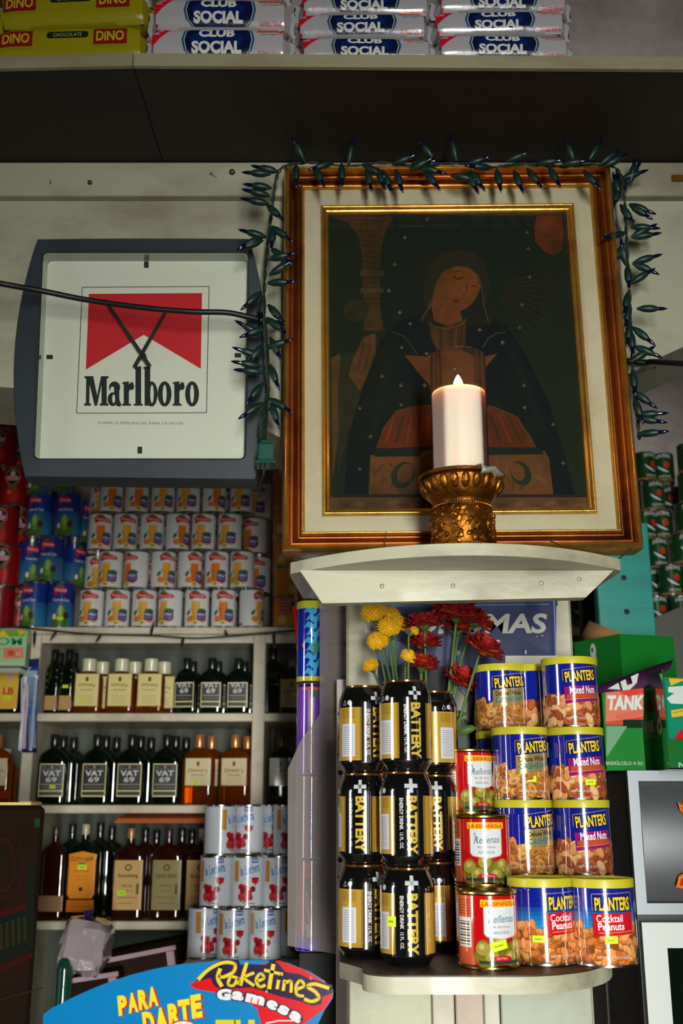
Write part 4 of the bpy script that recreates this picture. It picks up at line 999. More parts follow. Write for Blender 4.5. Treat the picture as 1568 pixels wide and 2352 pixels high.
# ------------------------------------------------------------------ nut tins
RNt = .0362; HN = .0925
def nuts(kind, nm, R=RNt, h=HN):
    t = thing(nm, '', 'nut tin'); b = MB()
    b.lathe([(R*.93, 0), (R*1.01, .0006), (R*1.015, .0025), (R*.995, .004), (R, .006), (R, h-.008), (R*.99, h-.004)], 36); part('body', b, 'tin', t)
    part('label', wrap(nuts_art(R, h, kind), R, step=6e-6), 'print_gloss', t)
    b = MB(); b.lathe([(R*1.03, h-.010), (R*1.045, h-.0095), (R*1.045, h-.0015), (R*1.03, h), (R*.97, h), (R*.95, h-.0022), (.0001, h-.0022)], 48); part('lid', b, 'lid_plastic', t, label='yellow plastic lid')
    return t
GN = 'blue nut tins with yellow lids'
pm = Proto(nuts('mixed', 'mixed_nut_tin')); pcw = Proto(nuts('cashew', 'cashew_tin')); pk = Proto(nuts('peanut', 'peanut_tin', .0374, .0955))
rw = ['bottom', 'second', 'third', 'top']
YM = 1.452; XM = XD(1336, YM, CZ-.04)
for r in range(4):
    o = pm.put((XM + (-.0045 if r == 3 else (-.002 if r == 2 else 0)), YM, SZ+HN*r), math.radians((10, 4, 2, 6)[r]), '%s mixed nut tin with purple band, right hand rear column' % rw[r], GN)
    if r == 2: add_sticker(o, RNt, .008, .022)
YCw = 1.448; XCw = XD(1203, YCw, CZ-.04)
for r in range(3):
    o = pcw.put((XCw + (0, 0, -.001)[r], YCw, SZ+HN*r), math.radians((20, 24, 14)[r]), '%s cashew tin with gold band, left rear column below the upper tin' % rw[r], GN)
    if r == 2: add_sticker(o, RNt, -.002, .026)
X4 = XD(1153, 1.515, CZ+.15)
for r in range(4): pcw.put((X4, 1.527, SZ+HN*r), math.radians((20, 0, 10, 6)[r]), '%s cashew tin with gold band in the rearmost left stack by the poster' % rw[r], GN)
X5 = XD(1228, 1.53, CZ+.15)
for r in range(4): pm.put((X5+.003, 1.530, SZ+HN*r), math.radians((60, 50, 60, 66)[r]), '%s nut tin of the narrow rear gap between two columns' % rw[r], GN)
o = pk.put((XD(1388, 1.325, SZ+.04), 1.335, SZ), math.radians(2), 'right front peanut tin with red band, standing on the shelf edge', GN); add_sticker(o, .0374, -.001, .030)
o = pk.put((XD(1247, 1.335, SZ+.04), 1.345, SZ), math.radians(30), 'left front peanut tin with red band, beside the red olive can', GN); add_sticker(o, .0374, -.030, .030)

# ------------------------------------------------------------------ olive cans
RO = .0345; HO = .0835
po = Proto(tin('olive_can', '', 'olive can', RO, HO, olive_art(RO, HO), 'tin_gold', 'print_gloss')); GO = 'red stuffed olive cans'
XO, YO = XD(1121, 1.315, SZ+.03), 1.315
o = po.put((XO, YO, SZ), math.radians(18), 'front red olive can with barcode, on the shelf', GO); add_sticker(o, RO, -.004, .026, .25, .019, .010)
X2, Y2 = XD(1106, 1.392, CZ-.06), 1.388
for r in range(2): po.put((X2, Y2, SZ+HO*r), math.radians((30, 2)[r]), ('bottom red olive can, mostly hidden behind the front one', 'middle red olive can, seen square on')[r], GO)
X3, Y3 = XD(1076, 1.465, CZ), 1.468
for r in range(3): po.put((X3, Y3, SZ+HO*r), math.radians((0, 30, 26)[r]), ('hidden bottom red olive can of the rear stack', 'hidden second red olive can of the rear stack', 'topmost red olive can, right of the black cans')[r], GO)
# ------------------------------------------------------------------ poster on the pillar
ps = thing('tin_poster', 'dark blue embossed tin poster nailed to the pillar behind the flowers', 'poster', (XD(1080, YP, CZ+.2), YP-.003, CZ+.05)); YPo = YP-.0045
a = Art(); a.rect(868, 1375, 1277, 1532, C(38, 46, 88)); a.rect(868, 1375, 1280, 1392, C(24, 44, 96)); a.grad(868, 1440, 1262, 1520, C(46, 54, 92), C(66, 76, 112), 6)
a.rect(868, 1375, 1060, 1432, C(38, 92, 130)); a.poly([(868, 1395), (1060, 1395), (1262, 1500), (1262, 1640), (868, 1640)], C(46, 54, 90))
a.line([(868, 1388), (1266, 1384), (1270, 1530)], 3, C(20, 30, 90)); a.line([(868, 1383), (1272, 1378), (1277, 1530)], 2.5, C(110, 140, 190)); a.line([(868, 1392), (1260, 1388)], 1.2, C(120, 150, 195))
a.ell(900, 1500, 36, 30, C(104, 122, 156)); a.ell(1050, 1500, 50, 46, C(70, 80, 110)); a.ell(1090, 1447, 13, 13, C(40, 76, 124)); a.ell(1084, 1443, 8, 7, C(70, 110, 150))
a.text('SINDROMAS', 1046, 1433, 420, 46, C(186, 188, 174), yd=-1, bold=.03, rot=-.006, shear=.12)
a.ell(1141, 1476, 8, 6, C(190, 190, 180), -.4); a.ell(1139, 1474, 3, 2, C(60, 70, 110)); a.rect(1128, 1480, 1134, 1483, C(170, 170, 170)); a.ell(1049, 1500, 8, 6, C(160, 170, 180), -.4); a.ell(1207, 1498, 2, 5, C(200, 200, 200)); a.ell(1245, 1460, 2, 1.5, C(190, 190, 180)); a.ell(1232, 1462, 2, 1, C(190, 190, 180))
a.rect(868, 1532, 1290, 1790, C(22, 24, 34)); a.rect(1160, 1506, 1280, 1533, C(200, 198, 180))
a.poly([(1042, 1575), (1060, 1572), (1085, 1600), (1078, 1660), (1068, 1652), (1042, 1640)], C(126, 130, 112)); a.poly([(1052, 1574), (1078, 1580), (1080, 1606)], C(96, 112, 146)); a.line([(1052, 1580), (1078, 1612)], 2, C(20, 26, 44))
a.poly([(1042, 1640), (1060, 1645), (1076, 1680), (1082, 1720), (1070, 1745), (1060, 1775), (1042, 1775)], C(92, 104, 94)); a.poly([(1055, 1650), (1070, 1660), (1078, 1690), (1060, 1672)], C(60, 60, 60))
a.ell(1096, 1752, 30, 46, C(16, 18, 18)); a.ell(1098, 1752, 25, 40, C(160, 160, 144)); a.ell(1101, 1752, 22, 36, C(70, 40, 38))
part('print', pxart(a, YPo, base=0, step=2e-5), 'print_matte', ps, True)
mb = MB(); p0, p1 = P(866, 1790, YPo), P(1279, 1374, YPo); mb.box(XD(868, YPo, CZ+.2), XD(1279, YPo, CZ+.2), YPo+.0004, YP-.0003, P(900, 1790, YPo).z, P(900, 1374, YPo).z, C(30, 40, 80)); part('sheet', mb, 'print', ps, True)
for x, y in ((1005, 1386), (934, 1397), (1168, 1388)):
    m = MB(); m.ball(P(x, y, YPo-.001), .0016, 8, 5, C(120, 110, 80)); part('pin', m, 'print', ps, True)

# ------------------------------------------------------------------ flowers in a vase behind the cans
VX, VY = XD(985, 1.53, CZ), 1.540
vz = SZ
vase = thing('flower_vase', 'slim clear glass vase hidden behind the black drink cans, holding the flowers', 'vase', (VX, VY, vz))
b = MB(); b.lathe([(.0001, 0), (.028, 0), (.030, .003), (.027, .05), (.022, .12), (.026, .20), (.027, .202), (.0255, .202), (.0205, .12), (.025, .05), (.027, .006), (.0001, .005)], 32, cap=False); part('glass', b, 'clear_glass', vase)
def petals(mb, M, n, L, w, up, c0, c1, r0=.002, cup=.4):
    for k in range(n):
        t = 2*pi*k/n + RN.uniform(-.12, .12); l = L*RN.uniform(.85, 1.1); e = up + RN.uniform(-.12, .12)
        R_ = M @ Matrix.Rotation(t, 4, 'Z') @ Matrix.Translation((0, 0, 0)) @ Matrix.Rotation(e, 4, 'X')
        rows_ = [(r0, .35), (l*.35, .85), (l*.7, 1.0), (l*.92, .62), (l, .15)]; vs = []
        for i, (y, ww) in enumerate(rows_):
            bend = cup*(y/l)**2*l*.5
            for s in (-1, 0, 1): vs.append(R_ @ Vector((s*w/2*ww, y, bend + abs(s)*w*.22)))
        o = len(mb.v); mb.v += [tuple(v) for v in vs]; mb.n += [(0, 0, 0)]*len(vs)
        cc0 = tuple(x*RN.uniform(.8, 1.15) for x in c0[:3])+(0,); cc1 = tuple(x*RN.uniform(.8, 1.15) for x in c1[:3])+(0,)
        for i in range(4):
            for s in (0, 1): mb.f.append([o+i*3+s, o+i*3+s+1, o+(i+1)*3+s+1, o+(i+1)*3+s]); mb.c.append(cc0 if i < 2 else cc1)
def flower(px, py, rpx, kind, stem_px, tilt=(0, 0), Y=1.53, label='', squash=.75, leaf=False):
    c = P(px, py, Y); r = rpx/F*(Y*CT+.2*ST)*(1.22 if kind == 'y' else 1.36)
    t = thing('cut_flower', label, 'flower', c, group='yellow pompom flowers' if kind == 'y' else 'dark red daisy flowers')
    M = Matrix.Rotation(tilt[0], 4, 'Y') @ Matrix.Rotation(tilt[1], 4, 'X'); b = MB()
    if kind == 'y':
        b.ball((0, 0, 0), r*.70, 16, 10, C(236, 176, 12), (1, 1, .8), M)
        for k in range(190):
            zz = 1-2*(k+.5)/190; ph = k*2.39996; q = math.sqrt(1-zz*zz)
            if zz < -.55: continue
            d = Vector((q*math.cos(ph), q*math.sin(ph), zz)); R0 = M @ d.to_track_quat('Z', 'Y').to_matrix().to_4x4()
            w_ = r*.085; t0 = M @ Vector((d.x*r*.6, d.y*r*.6, d.z*r*.48)); ln = r*RN.uniform(.20, .29); c_ = C(RN.randint(226, 248), RN.randint(170, 204), 14)
            x_ = R0 @ Vector((w_, 0, 0)); y_ = R0 @ Vector((0, w_, 0)); o_ = R0 @ Vector((0, 0, ln))
            b.add([t0-x_, t0-y_, t0+x_, t0+y_, t0+o_+x_*.9, t0+o_+y_*.9, t0+o_-x_*.9, t0+o_-y_*.9], [(0, 1, 7, 6), (1, 2, 4, 7), (2, 3, 5, 4), (3, 0, 6, 5), (6, 7, 4, 5)], c_)
    else:
        for e, n, l in ((-.15, 15, 1.0), (.15, 15, 1.0), (.45, 13, .92), (.8, 9, .75), (1.15, 6, .55)): petals(b, M, n, r*l, r*.42, e, C(200, 74, 36), C(140, 16, 18) if n > 9 else C(176, 34, 24), cup=.35)
        b.ball((0, 0, r*.05), r*.2, 10, 6, C(120, 60, 20), (1, 1, .7), M)
    part('bloom', b, 'petal', t, sharp=1.2)
    b = MB(); b.lathe([(.0016, -.011), (.004, -.007), (r*.32, -.002), (r*.34, .001)], 10, M=M); 
    neck = M @ Vector((0, 0, -.010)); base = Vector((VX + (stem_px-985)/F*.9, VY, vz+.185)) - c
    base = Vector((VX + max(-.018, min(.018, (stem_px-985)/F*.5)), VY+RN.uniform(-.01, .01), vz+.19)) - c; foot = Vector((VX - (stem_px-985)/F*.2, VY, vz+.01)) - c
    foot.x = max(VX-.018, min(VX+.018, foot.x+c.x)) - c.x
    pts = smooth([neck, neck.lerp(base, .35)+Vector((RN.uniform(-.004, .004), 0, 0)) + (M @ Vector((0, 0, -.008))), neck.lerp(base, .7), base, foot], 5)
    b.tube(pts, .0017 if kind == 'y' else .0021, 8); part('stem', b, 'leaf_green', t, sharp=1.2)
    if leaf:
        l = MB(); s = neck.lerp(base, .55); d = Vector((leaf, -.004, .006))
        vs = [s, s+d*.35+Vector((0, 0, .007)), s+d*.35-Vector((0, 0, .007)), s+d*.75+Vector((0, 0, .006)), s+d*.75-Vector((0, 0, .004)), s+d]
        l.add(vs, [(0, 2, 1), (1, 2, 4, 3), (3, 4, 5)]); ob = part('leaf', l, 'leaf_green', t); md = ob.modifiers.new('thickness', 'SOLIDIFY'); md.thickness = .0008
    return t
fl = [(857, 1406, 28, 'y', 905, (-.3, .5), 1.515, 'large yellow pompom flower, highest at the left'), (893, 1417, 27, 'y', 915, (.2, -.3), 1.535, 'yellow pompom flower seen from the side, right of the highest one', ), (917, 1432, 20, 'y', 930, (.7, .2), 1.54, 'yellow flower facing right at the end of the upper yellow group'),
      (893, 1441, 26, 'y', 905, (.1, .6), 1.505, 'yellow pompom flower in the middle of the yellow group'), (867, 1473, 24, 'y', 895, (-.2, .6), 1.51, 'round yellow pompom flower, lower left'), (851, 1530, 18, 'y', 890, (-.5, .2), 1.52, 'small yellow flower just above the left black can'),
      (938, 1508, 19, 'y', 925, (.5, .3), 1.51, 'small yellow flower above the front black can'), (951, 1449, 11, 'y', 940, (.9, .1), 1.50, 'small yellow bud flower beside the red flowers'),
      (1048, 1418, 48, 'r', 1020, (.1, .25), 1.52, 'largest dark red flower at the top centre'), (1088, 1428, 34, 'r', 1030, (.55, .1), 1.545, 'dark red flower turned right behind the largest one'), (974, 1437, 36, 'r', 980, (-.05, .15), 1.515, 'dark red flower level with the yellow group'),
      (972, 1482, 34, 'r', 975, (.05, .35), 1.535, 'dark red flower below the left red one'), (1108, 1490, 34, 'r', 1045, (.5, .5), 1.50, 'orange red flower touching the lid of the nut tin'), (968, 1530, 32, 'r', 975, (.1, .2), 1.52, 'dark red flower just above the black cans'),
      (1055, 1562, 32, 'r', 1010, (.5, .6), 1.54, 'lowest dark red flower beside the nut tins'), (1052, 1446, 28, 'r', 1015, (.1, .2), 1.555, 'dark red flower tucked under the largest one')]
for i, (px, py, r, k, sp, tl, Y, lb) in enumerate(fl): flower(px, py, r, k, sp, tl, Y, lb, leaf={12: .03, 11: -.03, 8: .035, 4: -.022, 13: .03, 3: .02}.get(i, False))

# ------------------------------------------------------------------ shelving at the back
YB2 = 2.50
ZA = ZY(1440, YB2); ZB = ZY(1638, YB2); ZC = ZY(1849, YB2); ZD = ZY(2116, YB2); DP = .26
su = thing('shelving_unit', 'white painted wall shelving holding bottles and stacked cans at the left', 'shelving', (-.3, YB2+.13, 0))
xl, xr = XD(-330, YB2, CZ), XD(905, YB2, CZ)
def shelf_board(zt_, zb_, x0, x1, lip=0):
    m = MB(); m.bbox(x0, x1, YB2, YB2+DP, zb_, zt_, .002); part('shelf_board', m, 'shelf_wood', su, True)
shelf_board(ZA, ZY(1456, YB2), xl, xr)
m = MB(); m.bbox(xl, xr, YB2+.006, YB2+.02, ZY(1476, YB2), ZY(1457, YB2), .001); part('rail', m, 'shelf_wood', su, True)
for zt_, pb in ((ZB, 1657), (ZC, 1868), (ZD, 2136)):
    x1 = xr if zt_ != ZD else XD(470, YB2, ZD)
    shelf_board(zt_, ZY(pb, YB2), xl, x1)
for p0, p1, dz in ((40, 66, 0), (574, 603, 0)):
    x0 = XD(p0, YB2-.004, CZ); x1 = XD(p1, YB2-.004, CZ); m = MB(); m.bbox(x0, x1, YB2-.004, YB2+DP, 0, ZY(1457, YB2)-.001, .002); part('upright', m, 'shelf_wood', su, True)
m = MB(); m.box(xl, xr, YB2+DP, YB2+DP+.012, 0, ZA-.001); part('back_panel', m, 'back_panel', su, True)

def place(proto, px, Y, z, h, rz, label, group): return proto.put((XD(px, Y, z+h/2), Y, z), math.radians(rz), label, group)
# juice cans
RJ, HJ = .0292, .0945
pj = [Proto(tin('juice_can', '', 'juice can', RJ, HJ, fruit_can_art((240, 176, 60), (210, 120, 40), RJ, HJ, 'PERA'))), Proto(tin('juice_can', '', 'juice can', RJ, HJ, fruit_can_art((232, 122, 36), (190, 60, 40), RJ, HJ, 'PERA')))]
YJ = YB2+.034; GJ = 'white fruit juice cans stacked on the upper shelf'
jr = [[(210, 0, -6, 0), (270, 0, 10, 0), (331, 0, 6, 0), (391, 0, -26, 0), (452, 0, 4, 0), (513, 1, 8, 0), (577, 0, 52, .0)],
      [(222, 0, 12, .05), (254, 0, -8, 0), (313, 1, -34, 0), (375, 0, 28, 0), (436, 1, 34, 0), (497, 1, 4, 0), (556, 0, -18, 0), (594, 1, -12, .06)],
      [(230, 1, 18, .0), (288, 0, 20, 0), (349, 0, 16, 0), (408, 1, 34, 0), (467, 0, -4, 0), (528, 0, -16, 0), (585, 1, -30, .04)],
      [(232, 0, 10, .06), (256, 1, 20, 0), (315, 1, 22, 0), (375, 0, 12, 0), (433, 0, -2, 0), (492, 1, 24, 0), (555, 0, -4, 0), (596, 0, -20, .06)]]
orn = ['first', 'second', 'third', 'fourth', 'fifth', 'sixth', 'seventh', 'eighth']; rn_ = ['lowest', 'second', 'third', 'top']
for r, row in enumerate(jr):
    for i, (px, v, rz, dy) in enumerate(row):
        place(pj[v], px, YJ+dy, ZA+HJ*r, HJ, rz, '%s white juice can from the left in the %s row of the stack' % (orn[i], rn_[r]), GJ)
# second rank behind, keeps the stack standing
for r in range(4):
    for i in range(5): place(pj[i % 2], 262+i*64+(r % 2)*22, YJ+.125, ZA+HJ*r, HJ, RN.uniform(-30, 30), 'white juice can hidden in the rear rank of the stack', GJ)
RC, HCc = .0318, .1125
pcoco = Proto(tin('coconut_cream_can', '', 'coconut cream can', RC, HCc, coco_art(RC, HCc))); GCo = 'blue coconut cream cans stacked on the upper shelf'
for r, row in enumerate([[(79, -24, 0), (140, 8, 0)], [(70, 24, .05), (117, -4, 0), (168, 50, .07)], [(93, -14, .0), (157, -8, 0), (182, 60, .07)], [(88, 0, .03), (140, 20, .0)]]):
    for i, (px, rz, dy) in enumerate(row):
        o = place(pcoco, px, YB2+.04+dy, ZA+HCc*r, HCc, rz, '%s blue coconut cream can from the left in the %s row' % (orn[i], rn_[r]), GCo)
        if r == 0 and i == 1: add_sticker(o, RC, .003, .022)
RT, HT = .036, .1015
ptm = Proto(tin('tomato_can', '', 'tomato can', RT, HT, tomato_art(RT, HT))); GT = 'red tomato cans stacked at the left edge'
rowsT = [[(-2, -10, 0), (44, 30, .06)], [(12, 2, 0), (60, 40, .08)], [(8, -2, 0), (40, 20, .07)], [(34, 6, 0), (-32, 0, 0)], [(6, -4, 0), (46, 20, .08)], [(12, 10, .06), (-40, 0, .05)]]
for r, row in enumerate(rowsT):
    for i, (px, rz, dy) in enumerate(row): place(ptm, px, YB2+.05+dy, ZA+HT*r, HT, rz, '%s red tomato can in %s row from the shelf, left edge stack' % (('front', 'rear')[i], (rn_[:3]+['fourth', 'fifth', 'topmost'])[r]), GT)
RNc, HNc = .030, .0745
pnc = Proto(tin('nectar_can', '', 'nectar can', RNc, HNc, nectar_art(RNc, HNc))); GNc = 'orange nectar cans stacked beside the picture frame'
for r in range(7):
    for i, px in enumerate((655, 700)):
        if i and r > 2: continue
        o = place(pnc, px, YB2+.036+(.05 if i else 0), ZA+HNc*r, HNc, (6, 60, 6, -4, 50, 8, 60)[r]+i*30, '%s orange nectar can in the %s' % ((rn_[:3]+['fourth', 'fifth', 'sixth', 'topmost'])[r], ('column left of the picture frame', 'rear column under the frame corner')[i]), GNc)
        if r == 0 and i == 0: add_sticker(o, RNc, -.002, .014, 0, .010, .007)

# ------------------------------------------------------------------ bottles
def putb(proto, px, Y, z, rz, label, group): return proto.put((XD(px, Y, z+.07), Y, z), math.radians(rz), label, group)
hv = .158; wv = .069
gd = C(214, 196, 150, .2)
vat = Proto(bottle('whisky_bottle', '', 'whisky bottle', wv, .030, hv, 'bottle_dark', vat_art(wv, hv), C(26, 28, 26), captop=C(150, 140, 110), capR=.0105))
dew = Proto(bottle('whisky_bottle', '', 'whisky bottle', .076, .030, hv, 'bottle_amber', cream_art(.070, hv, "Dewar's", 'White Label', C(220, 206, 158), .27, .66), C(200, 140, 84, .5), capR=.0115, capH=.03))
san = Proto(bottle('whisky_bottle', '', 'whisky bottle', .068, .030, .128, 'bottle_amber', cream_art(.066, .128, 'Whisky', 'Scotch', C(226, 210, 140), .13, .72, crest=C(120, 40, 30)), C(214, 210, 176), capR=.0165, capH=.030, neckR=.015, captop=C(190, 60, 40), shoulder=.76, body=.62))
vsm = Proto(bottle('whisky_bottle', '', 'whisky bottle', .056, .028, .130, 'bottle_dark', vat_art(.058, .124), C(24, 30, 26), captop=C(150, 140, 110), capR=.0098))
pl = Proto(bottle('whisky_bottle', '', 'whisky bottle', wv, .030, hv, 'bottle_dark', None, C(22, 22, 22)))
YBt = YB2+.022
GV = 'dark bottles on the middle shelf'
for i, px in enumerate((121, 220, 300, 381)):
    o = putb(vat, px, YBt, ZC, (6, -2, 0, 0)[i], '%s dark whisky bottle from the left on the middle shelf' % orn[i], GV)
    if i == 0:
        s = MB(); part('price_sticker', art_mb(sticker(.004, .040, .013, .008, -.1), lambda u, v, o_: (u, -.0175-o_, v), nfn=lambda u, v: (0, -1, 0)), 'print_matte', o, label='fluorescent yellow price sticker')
    for k in (1, 2): putb(pl, px+24*k-4, YBt+.055*k, ZC, 0, 'unlabelled looking dark bottle %s behind the %s front whisky bottle' % (('one row', 'two rows')[k-1], orn[i]), 'dark bottles in the rear rows')
GD = 'amber bottles on the middle shelf'
for i, px in enumerate((456, 539)):
    o = putb(dew, px, YBt+.002, ZC, (0, -3)[i], '%s amber whisky bottle with red script on the middle shelf' % ('left', 'right')[i], GD)
    if i == 0: part('price_sticker', art_mb(sticker(-.004, .047, .014, .007), lambda u, v, o_: (u, -.0177-o_, v), nfn=lambda u, v: (0, -1, 0)), 'print_matte', o, label='fluorescent yellow price sticker')
    putb(dew, px+28, YBt+.06, ZC, 0, 'amber bottle standing behind the %s amber one' % ('left', 'right')[i], GD)
GS = 'white capped amber bottles on the top bottle shelf'
for i, px in enumerate((203, 278, 346)):
    o = putb(san, px, YBt, ZB, 0, '%s amber flask with broad white cap on the top bottle shelf' % ('left', 'middle', 'right')[i], GS)
    if i == 0: part('price_sticker', art_mb(sticker(-.010, .030, .014, .006), lambda u, v, o_: (u, -.0177-o_, v), nfn=lambda u, v: (0, -1, 0)), 'print_matte', o, label='fluorescent yellow price sticker')
    putb(san, px+30, YBt+.055, ZB, 0, 'amber flask standing behind the %s white capped flask' % ('left', 'middle', 'right')[i], GS)
GW = 'small dark bottles on the top bottle shelf'
for i, px in enumerate((428, 486, 547)):
    putb(vsm, px, YBt, ZB, (-12, 0, 0)[i], '%s small dark whisky bottle, right part of the top bottle shelf' % ('left', 'middle', 'right')[i], GW)
    putb(vsm, px+14, YBt+.055, ZB, 0, 'small dark bottle behind the %s one of the top bottle shelf' % ('left', 'middle', 'right')[i], GW)
br = MB(); br.bbox(-.005, .005, -.004, .004, 0, .012, .0008, C(180, 180, 190))
gli = Proto(bottle('liquor_bottle', '', 'liquor bottle', .036, .030, .150, 'bottle_dark', (lambda: (lambda A_: (A_.rect(-.014, .008, .014, .040, C(190, 150, 90)), A_.rect(-.014, .040, .014, .041, C(220, 200, 120, .8)), [A_.ell((-1)**k*.011, .052+.008*k, .0014, .0014, C(225, 190, 110, .8)) for k in range(7)], A_)[-1])(Art()))(), C(16, 16, 16), capR=.009, capH=.03))
for i, px in enumerate((122, 155)):
    o = putb(gli, px, YBt, ZB, 0, '%s slim dark bottle with gold trim, far left of the top bottle shelf' % ('left', 'right')[i], 'slim dark liquor bottles')
    if i: part('price_sticker', art_mb(sticker(0, .062, .013, .007), lambda u, v, o_: (u, -.0177-o_, v), nfn=lambda u, v: (0, -1, 0)), 'print_matte', o, label='fluorescent yellow price sticker')
    putb(gli, px+12, YBt+.055, ZB, 0, 'slim dark bottle behind the %s gold trimmed one' % ('left', 'right')[i], 'slim dark liquor bottles')
# bay right of the post
putb(pl, 626, YBt+.03, ZB, 0, 'dark bottle just right of the post on the top bottle shelf', '').pop('group', None)
lk = Proto(bottle('whisky_bottle', '', 'whisky bottle', .062, .030, .128, 'bottle_brown', cream_art(.062, .122, 'Scotch', 'Whisky', C(196, 170, 110), .12, .66), C(190, 160, 100, .4), capR=.009))
o = putb(lk, 670, YBt+.01, ZB, 0, 'brown whisky bottle with tan label right of the post on the top bottle shelf', 'brown bottles right of the post')
part('price_sticker', art_mb(sticker(.008, .045, .012, .007), lambda u, v, o_: (u, -.0177-o_, v), nfn=lambda u, v: (0, -1, 0)), 'print_matte', o, label='fluorescent yellow price sticker')
o = putb(Proto(bottle('whisky_bottle', '', 'whisky bottle', .064, .030, hv, 'bottle_dark', cream_art(.064, hv, "Dewar's", 'Scotch', C(150, 150, 104), .27, .66), C(120, 96, 60, .4), capR=.0115, capH=.03)), 645, YBt, ZC, 4, 'dark whisky bottle with olive label right of the post on the middle shelf', 'brown bottles right of the post')
# bay at the far left
o = putb(Proto(bottle('rum_bottle', '', 'rum bottle', .058, .030, .125, 'bottle_dark', (lambda A_: (A_.rect(-.024, .010, .024, .096, C(170, 150, 80)), A_.rect(-.023, .011, .023, .080, C(222, 176, 56)), A_.ell(0, .082, .022, .022, C(222, 176, 56)), A_.ell(.004, .086, .006, .010, C(190, 170, 170)), A_.text('LB', .002, .052, .024, .016, C(190, 40, 30), bold=.03), A_)[-1])(Art()), C(20, 40, 26))), 22, YBt, ZB, 4, 'rum bottle with arched yellow label at the far left under the green box', 'x')
o.pop('group', None); part('price_sticker', art_mb(sticker(.002, .036, .016, .007), lambda u, v, o_: (u, -.0180-o_, v), nfn=lambda u, v: (0, -1, 0)), 'print_matte', o, label='fluorescent yellow price sticker')
o = dew.put((XD(-10, YBt, ZC+.07), YBt, ZC), 0, 'amber whisky bottle cut by the left photo edge on the middle shelf'); o.pop('group', None)
putb(san, 6, YBt+.06, ZC, 0, 'white capped amber flask at the far left of the middle shelf', GS)

# third shelf bottles
YD = YB2+.03; h3 = .205
def b3(px, w, glass, art, cap, lab, h=h3, rz=0, nm='whisky_bottle', capR=.009, mirror=True, dy=0):
    o = bottle(nm, lab, 'whisky bottle', w, .036, h, glass, art, cap, capR=capR, body=.68, shoulder=.82, capH=.022, neckR=.0085); o.location = (XD(px, YD+dy, ZD+.09), YD+dy, ZD); o.rotation_euler = (0, 0, math.radians(rz)); return o
A1 = Art(); x = .030; A1.poly([(-x, .055), (-x+.006, .046), (x-.006, .046), (x, .055), (x, .128), (x+.002, .140), (0, .147), (-x-.002, .140), (-x, .128)], C(234, 144, 20)); A1.rect(-x, .018, x, .043, C(222, 120, 20)); A1.text('CUTTY SARK', 0, .132, .052, .009, C(70, 50, 20), bold=.02, arc=-.003)
A1.text('Scots Whisky', 0, .104, .036, .005, C(120, 80, 20)); A1.ell(0, .117, .010, .006, C(120, 110, 80)); A1.ell(0, .066, .0045, .0045, C(60, 40, 20)); A1.rect(-.016, .092, .016, .093, C(150, 100, 30)); A1.rect(-.014, .086, .014, .087, C(150, 100, 30)); A1.rect(-.024, .030, .024, .031, C(160, 90, 20))
o = b3(191, .072, 'bottle_dark', A1, C(190, 180, 150), 'dark green whisky bottle with bright orange yellow label on the lower shelf'); part('price_sticker', art_mb(sticker(.001, .113, .020, .011), lambda u, v, o_: (u, -.0202-o_, v), nfn=lambda u, v: (0, -1, 0)), 'print_matte', o, label='fluorescent yellow price sticker')
def l3(w1, w2, col, tc):
    A_ = Art(); x = .032; A_.rect(-x, .022, x, .128, C(150, 120, 70)); A_.rect(-x+.0008, .0228, x-.0008, .1272, col); A_.ell(0, .112, .008, .007, C(60, 48, 34)); A_.ell(0, .112, .005, .004, col); A_.text(w1, 0, .094, .045, .009, tc, bold=.03)
    A_.text(w2, 0, .073, .026, .0055, tc); A_.rect(-.012, .062, .012, .063, tc); A_.rect(-.022, .048, .022, .0492, tc); A_.rect(-.018, .036, .018, .037, tc); A_.rect(.020, .055, .025, .078, tc); return A_
o = b3(297, .074, 'bottle_brown', l3('Something', 'SPECIAL', C(214, 172, 104), C(90, 60, 34)), C(190, 140, 90, .3), 'brown whisky bottle with buff label, middle of the lower shelf', h=.196); part('price_sticker', art_mb(sticker(-.012, .058, .018, .011, .1), lambda u, v, o_: (u, -.0202-o_, v), nfn=lambda u, v: (0, -1, 0)), 'print_matte', o, label='fluorescent yellow price sticker')
b3(385, .074, 'bottle_brown', l3("KING'S PRIDE", 'Whisky', C(150, 138, 84), C(90, 60, 50)), C(60, 40, 50), 'brown whisky bottle with olive label reading in dark letters on the lower shelf', h=.196)
b3(462, .070, 'bottle_brown', l3('Scotch', 'Whisky', C(206, 166, 100), C(120, 60, 40)), C(190, 160, 150), 'brown whisky bottle half hidden behind the evaporated milk cans', h=.196)
b3(122, .060, 'bottle_brown', (lambda A_: (A_.rect(-.028, .020, .028, .052, C(150, 112, 80)), A_.rect(-.028, .018, .028, .020, C(130, 40, 34)), A_)[-1])(Art()), C(70, 60, 30), 'dark bottle with low tan label beside the brown carton', h=.20, nm='liquor_bottle')
o = b3(160, .06, 'bottle_dark', None, C(24, 26, 24), 'tall dark bottle behind the carton side of the lower shelf', h=.205, dy=.06)
for k, (px, hh) in enumerate(((225, .208), (252, .20), (330, .196), (356, .19), (415, .196), (438, .19))): b3(px, .066, 'bottle_dark' if k < 2 else 'bottle_brown', None, C(24, 22, 20), ('dark green rear bottle right of the orange labelled one', 'second dark green rear bottle right of the orange labelled one', 'rear brown bottle behind the buff labelled one', 'rearmost brown bottle behind the buff labelled one', 'rear brown bottle behind the olive labelled one', 'rearmost brown bottle behind the olive labelled one')[k], h=hh, dy=.06 if k % 2 == 0 else .115)
